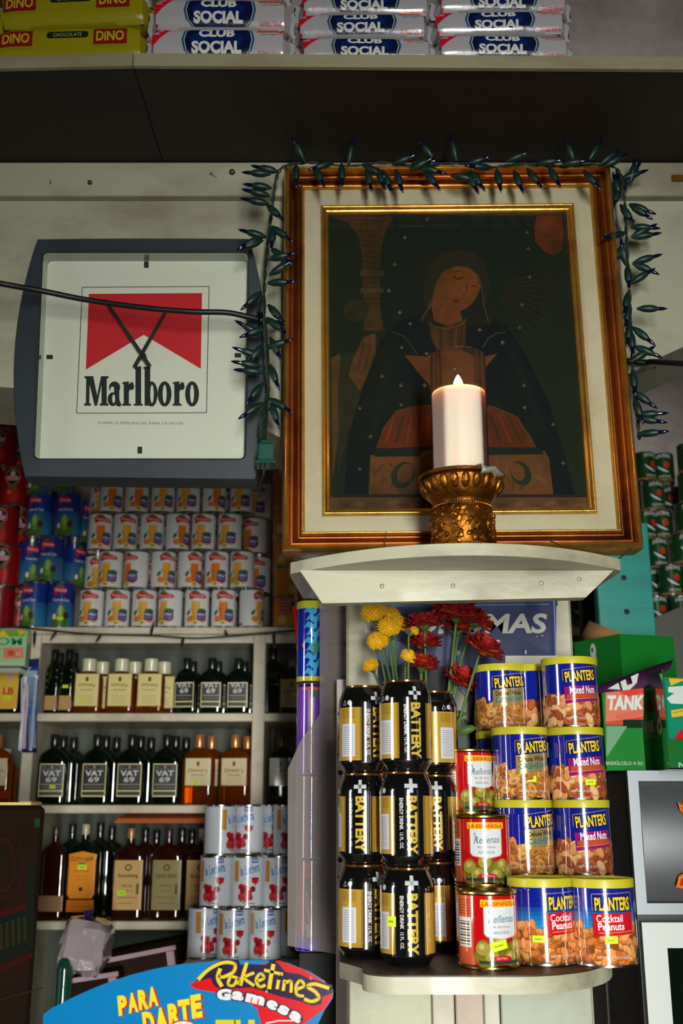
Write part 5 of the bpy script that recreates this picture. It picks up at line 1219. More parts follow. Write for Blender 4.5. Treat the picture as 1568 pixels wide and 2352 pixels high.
# orange envelope lying across the bottle tops
m = MB(); zt_ = ZD+.2055
q = [(XD(268, 2.50, zt_), 2.475), (XD(535, 2.50, zt_), 2.475), (XD(548, 2.60, zt_), 2.66), (XD(300, 2.60, zt_), 2.66)]
m.hprism(q, zt_+.003, zt_+.008); m.hprism([(q[0][0]+.004, 2.48), (q[1][0]-.004, 2.48), (q[2][0], 2.60), (q[3][0], 2.60)], zt_+.008, zt_+.0115)
def tilt(mb, y0, k):
    mb.v = [(x, y, z+(y-y0)*k) for x, y, z in mb.v]; return mb
solid('envelope', tilt(m, 2.475, .14), 'envelope', 'orange brown paper envelope lying on top of the bottles under the shelf', 'envelope')
# ------------------------------------------------------------------ evaporated milk cans on a low stand
RM, HM = .0305, .0935; YMk = 2.14; ZM = ZY(2210, YMk-RM)
m = MB(); m.bbox(XD(400, 2.0, ZM), XD(722, 2.0, ZM), 2.04, 2.40, ZM-.03, ZM, .002); m.bbox(XD(410, 2.0, ZM), XD(716, 2.0, ZM), 2.06, 2.38, 0, ZM-.03, .002); solid('display_stand', m, 'shelf_wood', 'low white stand under the milk cans behind the blue sign', 'stand')
pmk = Proto(tin('milk_can', '', 'milk can', RM, HM, milk_art(RM, HM))); GM = 'white and blue milk cans in the stack by the post'
mk = [[(468, 34, .03), (535, 6, 0), (609, -2, .0), (672, 30, .05)], [(496, -4, .0), (567, 12, 0), (638, 10, .0)], [(506, 66, .0), (570, -18, .04), (634, -22, .06), (664, 10, 0)]]
for r, row in enumerate(mk):
    for i, (px, rz, dy) in enumerate(row): place(pmk, px, YMk+dy, ZM+HM*r, HM, rz, '%s milk can from the left in the %s row of the milk stack' % (orn[i], ('lowest', 'middle', 'top')[r]), GM)
for r in range(3):
    for px in (520, 600): place(pmk, px, YMk+.12, ZM+HM*r, HM, 40, 'milk can hidden in the rear rank of the milk stack', GM)

# ------------------------------------------------------------------ things under the lowest shelf at the left
m = MB(); rr = [];
pc_ = P(198, 2172, 2.30); sz = (.048, .05, .052)
for j in range(9):
    t = -pi/2 + pi*j/8; ring = []
    for i in range(16):
        a_ = 2*pi*i/16; c, s = math.cos(a_), math.sin(a_); q = 5
        v = Vector((sz[0]*math.copysign(abs(c)**(2/q), c)*max(.02, math.cos(t))**.3, sz[1]*math.copysign(abs(s)**(2/q), s)*max(.02, math.cos(t))**.3, sz[2]*math.sin(t)))
        v += Vector((RN.uniform(-1, 1), RN.uniform(-1, 1), RN.uniform(-1, 1)))*.0055; ring.append(pc_ + Matrix.Rotation(.12, 3, 'Y') @ v)
    rr.append(ring)
m.loft(rr); 
kt = MB(); kt.lathe([(.018, 0), (.007, .008), (.012, .020), (.002, .022)], 10, C(40, 30, 80), M=Matrix.Translation(pc_+Vector((0, 0, .048))))
cb = thing('wrapped_packet', 'crumpled cellophane wrapped pale packet hanging under the lowest shelf', 'packet', pc_-Vector((0, 0, .055))); part('wrapping', m, 'cellophane', cb, True, sharp=.05); part('knot', kt, 'print', cb, True, 'dark blue knotted top')
def leanbox(px0, py0, px1, py1, Y, lab, col, edge, tiltz=0):
    t = thing('cardboard_box', lab, 'box', (XD((px0+px1)/2, Y, CZ-.4), Y, P(px0, py1, Y).z)); p0, p1 = P(px0, py0, Y), P(px1, py1, Y)
    M = Matrix.Translation((p0.x, Y, p0.z)) @ Matrix.Rotation(tiltz, 4, 'Y') @ Matrix.Translation((-p0.x, -Y, -p0.z))
    m = MB(); m.box(p0.x, p1.x, Y, Y+.2, p1.z, p0.z, col, M); part('carton', m, 'carton', t, True)
    m = MB(); m.box(p0.x-.001, p1.x+.001, Y-.004, Y-.0003, p0.z-.010, p0.z-.001, edge, M); m.box(p1.x-.02, p1.x-.004, Y-.003, Y-.0003, p1.z, p0.z-.011, edge, M); part('edge_strip', m, 'print_matte', t, True, 'pale worn edge')
    return t
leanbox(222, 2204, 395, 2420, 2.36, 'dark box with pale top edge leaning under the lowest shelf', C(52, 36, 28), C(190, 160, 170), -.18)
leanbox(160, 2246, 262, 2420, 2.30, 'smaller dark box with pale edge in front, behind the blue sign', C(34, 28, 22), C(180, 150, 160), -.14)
m = MB(); p = P(150, 2200, 2.25); m.lathe([(.016, -.25), (.017, -.02), (.012, -.005), (.006, .0)], 16, C(20, 70, 56), M=Matrix.Translation(p)); m.v = [(x, y, z) for x, y, z in m.v]; solid('green_bottle', m, 'print_gloss', 'narrow dark green bottle standing under the wrapped packet', 'bottle')
m = MB(); m.box(XD(60, 2.2, ZM), XD(398, 2.2, ZM), 2.20, 2.72, 0, P(150, 2200, 2.25).z-.25); solid('storage_plinth', m, 'dark', 'dark plinth under the lowest shelf, mostly hidden', 'plinth')

# ------------------------------------------------------------------ big brown carton at bottom left
YBX = 1.62; q0 = P(-170, 1850, YBX); q1 = P(104, 1850, YBX); zc = q0.z
t = thing('carton', 'large brown carton at the lower left edge, shade put into its colour', 'box', (q0.x+.12, YBX, .9))
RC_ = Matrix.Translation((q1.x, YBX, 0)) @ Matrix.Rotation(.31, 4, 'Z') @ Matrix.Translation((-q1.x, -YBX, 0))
m = MB(); m.bbox(q0.x, q1.x, YBX, YBX+.32, .62, zc, .006, C(27, 15, 6), RC_); part('box_body', m, 'carton', t, True)  # shade on the carton is put into its body and print colours
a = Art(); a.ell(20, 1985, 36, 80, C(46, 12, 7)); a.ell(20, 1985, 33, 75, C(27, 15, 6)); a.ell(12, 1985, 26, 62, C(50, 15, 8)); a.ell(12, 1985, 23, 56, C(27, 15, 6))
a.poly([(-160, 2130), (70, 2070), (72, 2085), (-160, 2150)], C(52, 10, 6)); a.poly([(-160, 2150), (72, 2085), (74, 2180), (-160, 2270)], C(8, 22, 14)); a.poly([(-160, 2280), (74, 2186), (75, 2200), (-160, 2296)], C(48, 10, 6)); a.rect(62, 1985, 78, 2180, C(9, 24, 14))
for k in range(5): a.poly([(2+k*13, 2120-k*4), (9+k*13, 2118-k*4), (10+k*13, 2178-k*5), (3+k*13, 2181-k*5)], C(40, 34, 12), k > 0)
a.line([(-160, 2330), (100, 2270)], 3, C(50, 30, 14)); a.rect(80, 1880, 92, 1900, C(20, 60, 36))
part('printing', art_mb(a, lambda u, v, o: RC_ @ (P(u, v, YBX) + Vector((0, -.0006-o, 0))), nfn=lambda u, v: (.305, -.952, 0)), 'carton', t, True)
m = MB(); m.bbox(P(10, 1848, 1.63).x, P(84, 1848, 1.63).x, 1.60, 1.66, zc+.0004, zc+.0045, .0008, C(226, 206, 120)); m.box(P(58, 1848, 1.63).x, P(84, 1848, 1.63).x, 1.602, 1.65, zc+.0047, zc+.0058, C(226, 120, 130)); solid('leaflet', m, 'print_matte', 'yellow and pink leaflets lying on the brown carton', 'leaflet')
m = MB(); m.box(q0.x, q1.x, YBX, YBX+.32, 0, .6198, M=RC_); solid('counter', m, 'dark', 'dark counter below the brown carton', 'counter')

# green box, grey packet and toothbrush pack hanging at the left
YGx = 2.40; p0, p1 = P(-90, 1447, YGx), P(57, 1530, YGx)
hg = thing('detergent_box', 'pale green product box with green lettering at the left edge, above the rum bottle', 'box', (p1.x-.05, YGx, p1.z)); m = MB(); m.bbox(p0.x, p1.x, YGx, YGx+.03, p1.z, p0.z, .001, C(160, 200, 150)); part('box_body', m, 'print', hg, True)
a = Art(); a.rect(-90, 1447, 57, 1462, C(110, 170, 60)); a.poly([(-10, 1462), (8, 1447), (20, 1462)], C(226, 200, 40)); a.poly([(40, 1447), (55, 1447), (55, 1456), (45, 1460)], C(226, 180, 40)); a.text('BOOM', -4, 1473, 112, 18, C(30, 150, 90), yd=-1, bold=.02, out=C(200, 220, 180), ob=.03); a.rect(8, 1488, 54, 1512, C(222, 130, 96)); a.ell(26, 1500, 9, 7, C(200, 80, 60)); a.ell(42, 1502, 7, 4, C(220, 160, 140)); a.rect(-90, 1520, 57, 1526, C(180, 205, 160))
part('printing', pxart(a, YGx), 'print', hg, True)
m = MB(); p0, p1 = P(-60, 1532, YGx), P(50, 1546, YGx+.02); m.bbox(p0.x, p1.x, YGx+.008, YGx+.05, p1.z, P(0, 1532, YGx).z, .002, C(176, 176, 170)); solid('grey_packet', m, 'print', 'flat grey packet directly under the pale green box', 'packet')
YTb = 2.482; tb = thing('toothbrush_pack', 'blue blister pack with a white toothbrush hanging on the left shelf post', 'toothbrush pack', P(66, 1730, YTb))
m = MB(); pts = [(52, 1516), (90, 1512), (88, 1560), (82, 1728), (48, 1728), (46, 1722), (54, 1560)]; m.prism([xz(x, y, YTb) for x, y in pts][::-1], YTb, YTb+.0008, C(34, 56, 130)); part('card', m, 'print_gloss', tb, True)
a = Art(); a.grad(58, 1540, 86, 1640, C(150, 180, 200), C(50, 110, 160), 6); a.grad(66, 1640, 82, 1720, C(90, 140, 180), C(150, 160, 190), 6); a.poly([(48, 1730), (48, 1560), (70, 1528), (72, 1532), (53, 1560), (52, 1730)], C(190, 190, 190)); a.rect(50, 1718, 84, 1728, C(24, 30, 110)); a.rect(56, 1514, 88, 1532, C(24, 34, 96)); part('artwork', pxart(a, YTb, base=.0003), 'print_gloss', tb, True)
m = MB(); m.tube([P(55, 1720, YTb-.006), P(57, 1660, YTb-.006), P(62, 1620, YTb-.006), P(62, 1570, YTb-.006)], [.004, .0045, .003, .0035], 8, C(228, 205, 224)); part('toothbrush', m, 'print_gloss', tb, True, 'pale toothbrush handle'); m = MB(); m.box(P(62, 1, YTb-.008).x-.0, P(69, 1, YTb-.008).x, YTb-.010, YTb-.002, P(62, 1608, YTb).z, P(62, 1565, YTb).z, C(180, 70, 110)); part('bristles', m, 'print_gloss', tb, True, 'pink bristles')
m = MB(); 
g = MB(); x0, x1 = P(52, 1640, YTb).x, P(76, 1640, YTb).x; g.box(x0, x1, YTb-.012, YTb-.0012, P(60, 1724, YTb).z, P(60, 1556, YTb).z); part('blister', g, 'film', tb, True)

# light string along the shelf edge
sl = thing('string_lights', 'thin dark green cord of small lights sagging along the shelf edge under the juice cans', 'string lights', P(340, 1460, 2.47))
cpts = smooth([P(-60, 1443, 2.47), P(30, 1440, 2.48), P(95, 1446, 2.47), P(200, 1456, 2.47), P(345, 1460, 2.47), P(440, 1466, 2.47), P(520, 1462, 2.47), P(600, 1455, 2.47), P(700, 1446, 2.47)], 8)
m = MB(); m.tube(cpts, .0022, 6); part('wire', m, 'wire_green', sl, True, sharp=1.2)
for a_, b_ in (((130, 1450), (118, 1466)), ((232, 1458), (222, 1472)), ((346, 1458), (352, 1434)), ((422, 1464), (416, 1486)), ((522, 1462), (518, 1450)), ((629, 1452), (630, 1480)), ((80, 1450), (78, 1478))):
    m = MB(); p, q = P(*a_, 2.466), P(*b_, 2.462); m.tube([p, p.lerp(q, .3), q], [.002, .0035, .0028], 8); o = part('light_socket', m, 'wire_green', sl, True)
    m = MB(); m.tube([q, q+(q-p)*.35], [.0022, .001], 6, C(150, 50, 20)); part('bulb', m, 'print_gloss', sl, True)

# ------------------------------------------------------------------ snack tube dispenser
YT = 1.76; RTb = .0235
def tube_can(nm, y0, y1, base, stripes, lab, caps):
    zb, zt_ = P(722, y1, YT-RTb).z, P(722, y0, YT-RTb).z; h = zt_-zb; X = XD(713, YT, zb)
    if nm == 'x': X = XD(713, YT, zb)
    t = thing('snack_tube', lab, 'snack tube', (X, YT, zb), group='tube packs in the clear dispenser'); b = MB(); b.lathe([(RTb*.96, 0), (RTb, .001), (RTb, h-.0015), (RTb*.95, h-.0003)], 36, cols=[caps, base, caps, caps]); part('body', b, 'print_gloss', t)
    part('print', wrap(stripes(h), RTb, .0002, step=2e-5), 'print_gloss', t); return t
def st_blue(h):
    a = Art(); a.rect(-RTb*pi, .001, RTb*pi, h-.001, C(24, 44, 170)); 
    for k in range(9):
        v = h*(.08+.095*k); o = (k % 2)*.004
        a.poly([(-.012+o, v), (-.004+o, v+.012), (.004+o, v+.006), (.012+o, v+.016), (.010+o, v), (.002+o, v-.004), (-.005+o, v+.002)], C(70, 180, 225))
    a.rect(-RTb*pi, h*.90, RTb*pi, h-.001, C(206, 206, 60)); a.rect(-RTb*pi, .001, RTb*pi, h*.06, C(206, 206, 60)); a.ell(-.012, h*.44, .003, .004, C(220, 90, 50)); a.poly([(.004, h*.3), (.012, h*.34), (.014, h*.5), (.006, h*.46)], C(70, 150, 90)); return a
def st_purple(h):
    a = Art(); a.rect(-RTb*pi, .001, RTb*pi, h-.001, C(120, 70, 190)); a.rect(-.004, .001, .006, h-.001, C(180, 150, 150)); a.rect(-RTb*pi, h*.955, RTb*pi, h-.001, C(70, 20, 90)); a.rect(-.016, h*.92, .014, h*.95, C(215, 90, 90)); a.rect(-.001, h*.84, .012, h*.92, C(60, 110, 70)); a.rect(-RTb*pi, 0.001, RTb*pi, h*.05, C(70, 40, 170)); return a
def st_grey(h):
    a = Art(); a.rect(-RTb*pi, .001, RTb*pi, h-.001, C(70, 90, 110)); a.rect(-.010, .001, -.002, h-.001, C(150, 110, 120)); a.rect(-.002, .001, .004, h-.001, C(60, 60, 150)); a.rect(.005, .001, .008, h-.001, C(60, 120, 70)); a.rect(-.016, h*.955, .012, h*.985, C(220, 110, 90))
    a.text('PLAYERS', .0155, h*.5, h*.84, .010, C(220, 60, 60), rot=-pi/2, bold=.04, shear=.3); return a
def st_red(h):
    a = Art(); a.rect(-RTb*pi, .001, RTb*pi, h-.001, C(110, 84, 120)); a.rect(-.020, .001, -.012, h*.9, C(190, 70, 70)); a.rect(-.012, h*.80, .002, h*.97, C(200, 90, 90)); a.rect(-.010, h*.70, .0, h*.79, C(50, 110, 60)); a.poly([(-.012, h*.30), (-.008, h*.34), (-.003, h*.24), (-.007, h*.23)], C(220, 80, 50)); a.poly([(-.008, h*.66), (-.004, h*.66), (-.001, h*.42), (.002, h*.2), (-.001, h*.2), (-.006, h*.46)], C(200, 150, 130)); a.rect(.003, .001, .006, h*.8, C(60, 100, 60)); a.rect(-RTb*pi, .001, RTb*pi, h*.15, C(66, 40, 190)); a.rect(-.006, h*.15, .003, h*.3, C(190, 185, 175)); return a
tube_can('a', 1378, 1564, C(24, 44, 170), st_blue, 'blue tube with yellow ends, top of the column by the pillar', C(206, 206, 60))
tube_can('a', 1568, 1778, C(120, 70, 190), st_purple, 'purple tube below the blue one in the clear dispenser', C(190, 186, 196))
tube_can('a', 1782, 1972, C(70, 90, 110), st_grey, 'grey blue tube with red vertical lettering behind the milky plastic', C(200, 186, 170))
tube_can('a', 1976, 2186, C(110, 84, 120), st_red, 'lowest tube, purple foot showing under the milky plastic', C(190, 180, 170))
dsp = thing('tube_dispenser', 'tall milky plastic dispenser holding the column of snack tubes left of the pillar', 'dispenser', (XD(725, 1.72, 1.0), 1.75, 0))
YPn = 1.70; pn = [(734, 1382), (792, 1382), (792, 2192), (775, 2192), (660, 2172), (661, 1766), (690, 1702), (734, 1640)]
m = MB(); m.prism([xz(x, y, YPn) for x, y in pn][::-1], YPn-.0015, YPn); part('side_panel', m, 'frosted_plastic', dsp, True, 'milky translucent plastic panel')
zf = P(722, 2186, YT-RTb).z; m = MB(); m.box(XD(690, YT, zf), XD(790, YT, zf), YT-.04, YT+.05, 0, zf-.0004); part('base', m, 'dark', dsp, True)
m = MB(); m.tube(smooth([P(672, 1395, YT), P(678, 1410, YT), P(684, 1480, YT), P(690, 1540, YT)]), .0035, 8, C(150, 24, 20)); part('red_rod', m, 'print_gloss', dsp, True, 'thin red edge rod')
# perforated metal upright and white slatted panel
YU = 1.66; up = thing('perforated_upright', 'pale perforated metal upright beside the pillar, left of the black cans', 'shelf upright', (XD(786, YU, CZ), YU, 0))
x0, x1 = XD(772, YU, CZ), XD(797, YU, CZ); m = MB(); m.bbox(x0, x1, YU, YU+.03, 0, P(786, 1560, YU).z, .001, C(170, 158, 150)); part('profile', m, 'print', up, True)
for k, py in enumerate((1693, 1733, 1775, 1935, 1975, 2015, 2100, 2135, 1850, 1640)):
    m = MB(); p = P(781, py, YU-.0004); m.ball(p, .0038, 10, 6, C(14, 12, 12), (1, .25, 1)); part('slot', m, 'print_matte', up, True)
YSl = 2.05; sp = thing('slatted_panel', 'pale slatted panel with dark gaps left of the pillar top', 'panel', (XD(770, YSl, CZ+.1), YSl, 0))
for k, (y0, y1) in enumerate(((1405, 1473), (1484, 1551), (1560, 1628), (1638, 1700))):
    m = MB(); m.bbox(XD(738, YSl, CZ+.2), XD(850, YSl, CZ+.2), YSl, YSl+.02, P(770, y1, YSl).z, P(770, y0, YSl).z, .002, C(160, 160, 154)); part('slat', m, 'print_matte', sp, True)
m = MB(); m.box(XD(738, YSl, CZ+.2), XD(850, YSl, CZ+.2), YSl+.0205, YSl+.04, 0, P(770, 1395, YSl).z); part('backing', m, 'dark', sp, True)

# ------------------------------------------------------------------ packs on the high shelf
def pack_mesh(t, L, H, D, art, base, matn):
    m = MB(); rings = []; ny = 20
    for xx, k in ((-L/2-.008, .0), (-L/2-.002, .0), (-L/2+.004, .62), (-L/2+.014, .93), (-L/4, 1), (0, 1), (L/4, 1), (L/2-.014, .93), (L/2-.004, .62), (L/2+.002, .0), (L/2+.008, .0)):
        ring = []
        for i in range(ny):
            a_ = 2*pi*i/ny; c, s = math.cos(a_), math.sin(a_); e = 3.2
            yy = D/2*math.copysign(abs(c)**(2/e), c)*(k if k else .04); zz = H/2*math.copysign(abs(s)**(2/e), s)*(k*.98+.02 if k else .78)
            ring.append(Vector((xx + (.0015*math.sin(i*5) if not k else 0), yy, H/2+zz)))
        rings.append(ring)
    m.loft(rings, base); part('wrapper', m, matn, t)
    e = 3.2
    def fn(u, v, o):
        z = max(-.99, min(.99, (v-H/2)/(H/2))); k = 1.0
        ae = abs(u)/(L/2)
        if ae > .9: k = 1 - (ae-.9)*1.6
        return (u, -D/2*(1-abs(z)**e)**(1/e)*k - .0007 - o, H/2 + z*H/2*.985*k)
    part('print', art_mb(art, fn, du=.02, dv=.004, nfn=lambda u, v: Vector((.25*(1 if u > 0 else -1)*max(0, abs(u)/(L/2)-.85)*6, -1, ((v-H/2)/(H/2))**3*1.2)).normalized(), step=2e-5), matn, t)
def club_art(L, H):
    a = Art(); w = C(172, 168, 172)
    a.rect(-L/2+.006, .002, L/2-.006, H-.002, w)
    a.poly([(-L*.48, H*.94), (-L*.32, H*.94), (-L*.48, H*.30)], C(196, 20, 40)); a.line([(-L*.475, H*.80), (-L*.42, H*.66)], .0012, w); a.text('Nabisco', -L*.43, H*.80, L*.07, H*.12, w, rot=.3)
    q = lambda k: [(-L*.20*k-.004*(k-1)*10, H*.5), (-L*.19*k, H*.80), (-L*.13*k, H*.98), (L*.13*k, H*.98), (L*.20*k, H*.80), (L*.21*k, H*.5), (L*.20*k, H*.2), (L*.14*k, H*.02), (-L*.14*k, H*.02), (-L*.20*k, H*.2)]
    q = lambda sx_: [(x*sx_+L*.0, y) for x, y in [(-L*.22, H*.5), (-L*.205, H*.80), (-L*.16, H*.965), (L*.16, H*.965), (L*.205, H*.80), (L*.22, H*.5), (L*.205, H*.2), (L*.16, H*.035), (-L*.16, H*.035), (-L*.205, H*.2)]]
    a.poly(q(1.20), C(14, 80, 150)); a.poly(q(1.13), C(200, 190, 60)); a.poly(q(1.10), C(8, 24, 66)); a.ell(-.002, H*.5, L*.19, H*.34, C(10, 36, 92))
    a.text('CLUB', -.002, H*.73, L*.26, H*.30, C(214, 214, 208), bold=.05, sh=(C(8, 16, 44), .001, -.001)); a.text('SOCIAL', -.002, H*.29, L*.36, H*.34, C(214, 214, 208), bold=.05, sh=(C(8, 16, 44), .001, -.001))
    a.text('Galleta Salada', L*.375, H*.13, L*.17, H*.10, C(190, 30, 50), bold=.01); a.rect(L*.28, H*.74, L*.46, H*.84, C(200, 80, 20)); a.text('Sabor Original', L*.37, H*.66, L*.12, H*.06, C(60, 60, 130)); a.ell(-L*.46, H*.08, .0015, .0015, C(196, 20, 40))
    return a
def dino_art(L, H):
    a = Art(); a.rect(-L/2+.006, .002, L/2-.006, H-.002, C(150, 140, 16))
    for u in (-L*.36, L*.27): a.poly([(u-.022, H*.36), (u+.024, H*.36), (u+.024, H*.84), (u-.022, H*.84)], C(130, 30, 20)); a.rect(u-.021, H*.28, u+.024, H*.33, C(140, 130, 20)); a.text('DiNO', u+.001, H*.60, .038, H*.30, C(190, 165, 50), bold=.03)
    a.rect(-L*.13, H*.56, L*.11, H*.76, C(24, 40, 10)); a.ell(-L*.13, H*.66, .004, H*.10, C(24, 40, 10)); a.ell(L*.11, H*.66, .004, H*.10, C(24, 40, 10)); a.text('CHOCOLATE', -.002, H*.66, L*.19, H*.11, C(160, 160, 120), bold=.01)
    return a
mat('wrapper', rough=0.25, attr=True, coat=0.5, bump=1.0, bscale=22, stretch=(1, 1, 2.5))
ZS = ZT+th+.0012
Lc, Hc, Dc = .188, .0395, .062
t = thing('cracker_pack', '', 'cracker pack'); pack_mesh(t, Lc, Hc, Dc, club_art(Lc, Hc), C(172, 168, 172), 'wrapper'); pcl = Proto(t)
t = thing('cracker_pack', '', 'cracker pack'); pack_mesh(t, Lc, .051, Dc, club_art(Lc, .051), C(172, 168, 172), 'wrapper'); pcb = Proto(t)
for ci, (px, Y, sc) in enumerate(((505, 1.25, 1.0), (836, 1.30, .97), (1148, 1.295, .97))):
    for r in range(4):
        hh = .051 if ci == 0 else Hc; z = ZS + r*hh*.985 - (.006 if ci == 0 and 0 else 0); dx = (0, .002, -.003, .001)[r]
        o = (pcb if ci == 0 else pcl).put((XD(px, Y, z)+dx, Y+(.002*(r % 2)), z), math.radians((0, .6, -.8, .5)[r]*(1+ci*.3)), '%s white and blue cracker pack in the %s stack on the high shelf' % (rn_[r] if r < 3 else 'topmost', ('left', 'middle', 'right')[ci]), 'white and blue cracker packs on the high shelf')
t = thing('biscuit_pack', '', 'biscuit pack'); Ld, Hd = .205, .058; pack_mesh(t, Ld, Hd, .066, dino_art(Ld, Hd), C(150, 140, 16), 'wrapper'); pdn = Proto(t)
for r, (px, Y, ry) in enumerate(((170, 1.262, -.035), (178, 1.262, -.05), (160, 1.27, -.04))):
    z = ZS+.004+r*.0590; o = pdn.put((XD(px, Y, z), Y, z), 0, '%s yellow chocolate biscuit pack on the high shelf' % ('lowest', 'middle', 'upper')[r], 'yellow biscuit packs on the high shelf'); o.rotation_euler = (0, ry, 0)
z = ZS+.004; o = pdn.put((XD(-40, 1.35, z), 1.35, z), 0, 'yellow biscuit pack farthest left, behind the front stack on the high shelf', 'yellow biscuit packs on the high shelf')
m = MB(); p = P(6, 62, 1.30); m.bbox(p.x-.05, p.x+.007, 1.29, 1.35, ZS+.045, ZS+.085, .004, C(110, 26, 22)); m.bbox(p.x-.05, p.x+.005, 1.295, 1.345, ZS, ZS+.0448, .002, C(100, 24, 22)); solid('red_packet', m, 'print_gloss', 'dark red packet at the far left of the high shelf', 'packet')

# ------------------------------------------------------------------ sardine cans at the right
RS, HS = .0285, .0775
psd = Proto(tin('sardine_can', '', 'sardine can', RS, HS, sardine_art(RS, HS))); GSd = 'green sardine cans stacked at the right'
su2 = thing('shelving_unit', 'pale shelving at the right carrying the green sardine cans', 'shelving', (XD(1480, 2.5, ZA), 2.62, 0)); xs0, xs1 = XD(1200, 2.5, ZA), XD(1760, 2.5, ZA)
m = MB(); m.bbox(xs0, xs1, YB2, YB2+DP, ZA-.02, ZA, .002); part('shelf_board', m, 'shelf_wood', su2, True); m = MB(); m.bbox(xs0, xs1, YB2, YB2+DP, ZA-.05, ZA-.035, .002); part('lower_board', m, 'shelf_wood', su2, True); m = MB(); m.box(xs0, xs1, YB2+.02, YB2+DP, 0, ZA-.0505); part('carcass', m, 'back_panel', su2, True)
sd = [[(1320, 20, 0), (1450, 10, .02), (1508, 4, 0), (1562, 0, 0), (1612, 0, 0)], [(1448, 0, .04), (1492, 30, .05), (1540, 2, 0), (1592, -4, 0)], [(1460, 0, .05), (1510, 0, .05), (1568, 8, 0), (1618, 0, 0)], [(1480, 24, .07), (1520, -10, .07), (1577, 2, -.0), (1628, 0, 0)], [(1500, 4, .07), (1543, -30, .12), (1584, -2, 0)], [(1480, 20, .07), (1522, -10, .08), (1582, -6, 0)]]
for r, row in enumerate(sd):
    for i, (px, rz, dy) in enumerate(row):
        if (px == 1300): continue
        o = place(psd, px, YB2+.035+dy, ZA+HS*r, HS, rz, '%s green sardine can from the left in the %s row at the right' % (orn[i], (rn_[:3]+['fourth', 'fifth', 'topmost'])[r]), GSd)
# teal board
YK = 1.72; ZK = P(1447, 1770, YK).z
YTl = 1.96; tl = thing('teal_board', 'bright teal painted board with two dark holes below the picture frame', 'board', (XD(1440, YTl, CZ+.3), YTl, 0)); q = P(1378, 1460, YTl), P(1507, 1458, YTl), P(1492, 1262, YTl)
m = MB(); m.bbox(q[0].x, q[1].x, YTl, YTl+.03, ZK+.0005, P(1490, 1200, YTl).z, .002); part('board', m, 'teal_paint', tl, True)
for x, y in ((1432, 1327), (1439, 1405)): m = MB(); m.ball(P(x, y, YTl-.0003), .0052, 16, 8, C(6, 10, 10), (1, .15, 1)); part('hole', m, 'print_matte', tl, True, 'dark round hole')
m = MB(); m.box(XD(1338, 2.38, ZA), XD(1385, 2.38, ZA), 2.38, 2.42, 0, P(1350, 1300, 2.38).z); solid('dark_void_strip', m, 'dark', 'dark strip added to fill the shadowed gap between the pillar and the teal board', 'dark strip')  # near-black strip added to stand for the shadowed void here
m = MB(); q = [P(x_, y_, 2.36) for x_, y_ in ((1500, 1420), (1500, 1560), (1640, 1560), (1640, 1370), (1568, 1392))]; m.prism([(p.x, p.z) for p in q][::-1], 2.36, 2.40, C(92, 92, 86)); m.box(q[1].x, q[2].x, 2.361, 2.40, 0, q[1].z-.0005, C(60, 60, 58)); solid('metal_sheet', m, 'print', 'dull grey slanting metal panel in front of the lowest sardine cans', 'panel')

# ------------------------------------------------------------------ cooler and green drink boxes at the right
YK = 1.72; ZK = P(1447, 1770, YK).z; xk = XD(1449, YK, ZK-.1)
ck = thing('drinks_cooler', 'silver and white drinks cooler with lit looking silver header at the right edge', 'cooler', (xk+.3, YK+.3, 0))
zk1 = P(1480, 2100, YK).z; zk2 = P(1480, 2118, YK).z
m = MB(); m.bbox(xk-.0, xk+.62, YK+.012, YK+.60, 0, ZK-.001, .004); m.bbox(XD(1398, YK+.25, ZK-.1), xk-.0005, YK+.22, YK+.60, 0, ZK-.004, .002); part('cabinet', m, 'black_plastic', ck, True)
def rframe(x0, x1, z0, z1, w, y0, y1, col=(1, 1, 1, 0)):
    m = MB()
    for a_, b_, c_, d_ in (((x0, z1), (x1, z1), (x1-w, z1-w), (x0+w, z1-w)), ((x0, z0), (x0, z1), (x0+w, z1-w), (x0+w, z0+w)), ((x1, z1), (x1, z0), (x1-w, z0+w), (x1-w, z1-w)), ((x1, z0), (x0, z0), (x0+w, z0+w), (x1-w, z0+w))): m.prism([a_, b_, c_, d_][::-1], y0, y1, col)
    return m
part('header_frame', rframe(xk, xk+.62, zk1, ZK, .016, YK-.004, YK+.011), 'silver', ck, True)
m = MB(); hz0, hz1 = zk1+.0165, ZK-.0165; m.loft([[Vector((xx, YK+.0115, hz0))] + [Vector((xx, YK+.009-.016*math.sin(pi*k/12), hz0+(hz1-hz0)*k/12)) for k in range(13)] + [Vector((xx, YK+.0115, hz1))] for xx in (xk+.0165, xk+.6035)]); mat('header_face', C(120, 124, 126), .3, met=.9); part('header_panel', m, 'header_face', ck, True)
YKf = YK-.0085; a = Art(); a.poly([(1556, 1842), (1564, 1848), (1590, 1856), (1590, 1885), (1572, 1872), (1560, 1860)], C(226, 120, 20)); a.poly([(1562, 1852), (1590, 1866), (1590, 1878), (1574, 1868)], C(190, 30, 16)); part('flame_graphic', pxart(a, YKf, base=.0004), 'print_gloss', ck, True); a = Art(); a.poly([(1552, 2038), (1558, 2012), (1566, 2008), (1590, 1990), (1590, 2044)], C(226, 120, 20)); a.poly([(1560, 2034), (1564, 2018), (1590, 2010), (1590, 2036)], C(190, 30, 16)); part('flame_graphic', pxart(a, YKf, base=.0004), 'print_gloss', ck, True)
part('door_frame', rframe(XD(1482, YK, zk2-.1), xk+.62, .25, zk2, .036, YK-.006, YK+.011, C(206, 212, 206)), 'print', ck, True, 'white mitred door frame')
m = MB(); m.box(XD(1482, YK, zk2-.1)+.036, xk+.584, YK+.004, YK+.0115, .286, zk2-.036); part('door_glass', m, 'bottle_dark', ck, True)
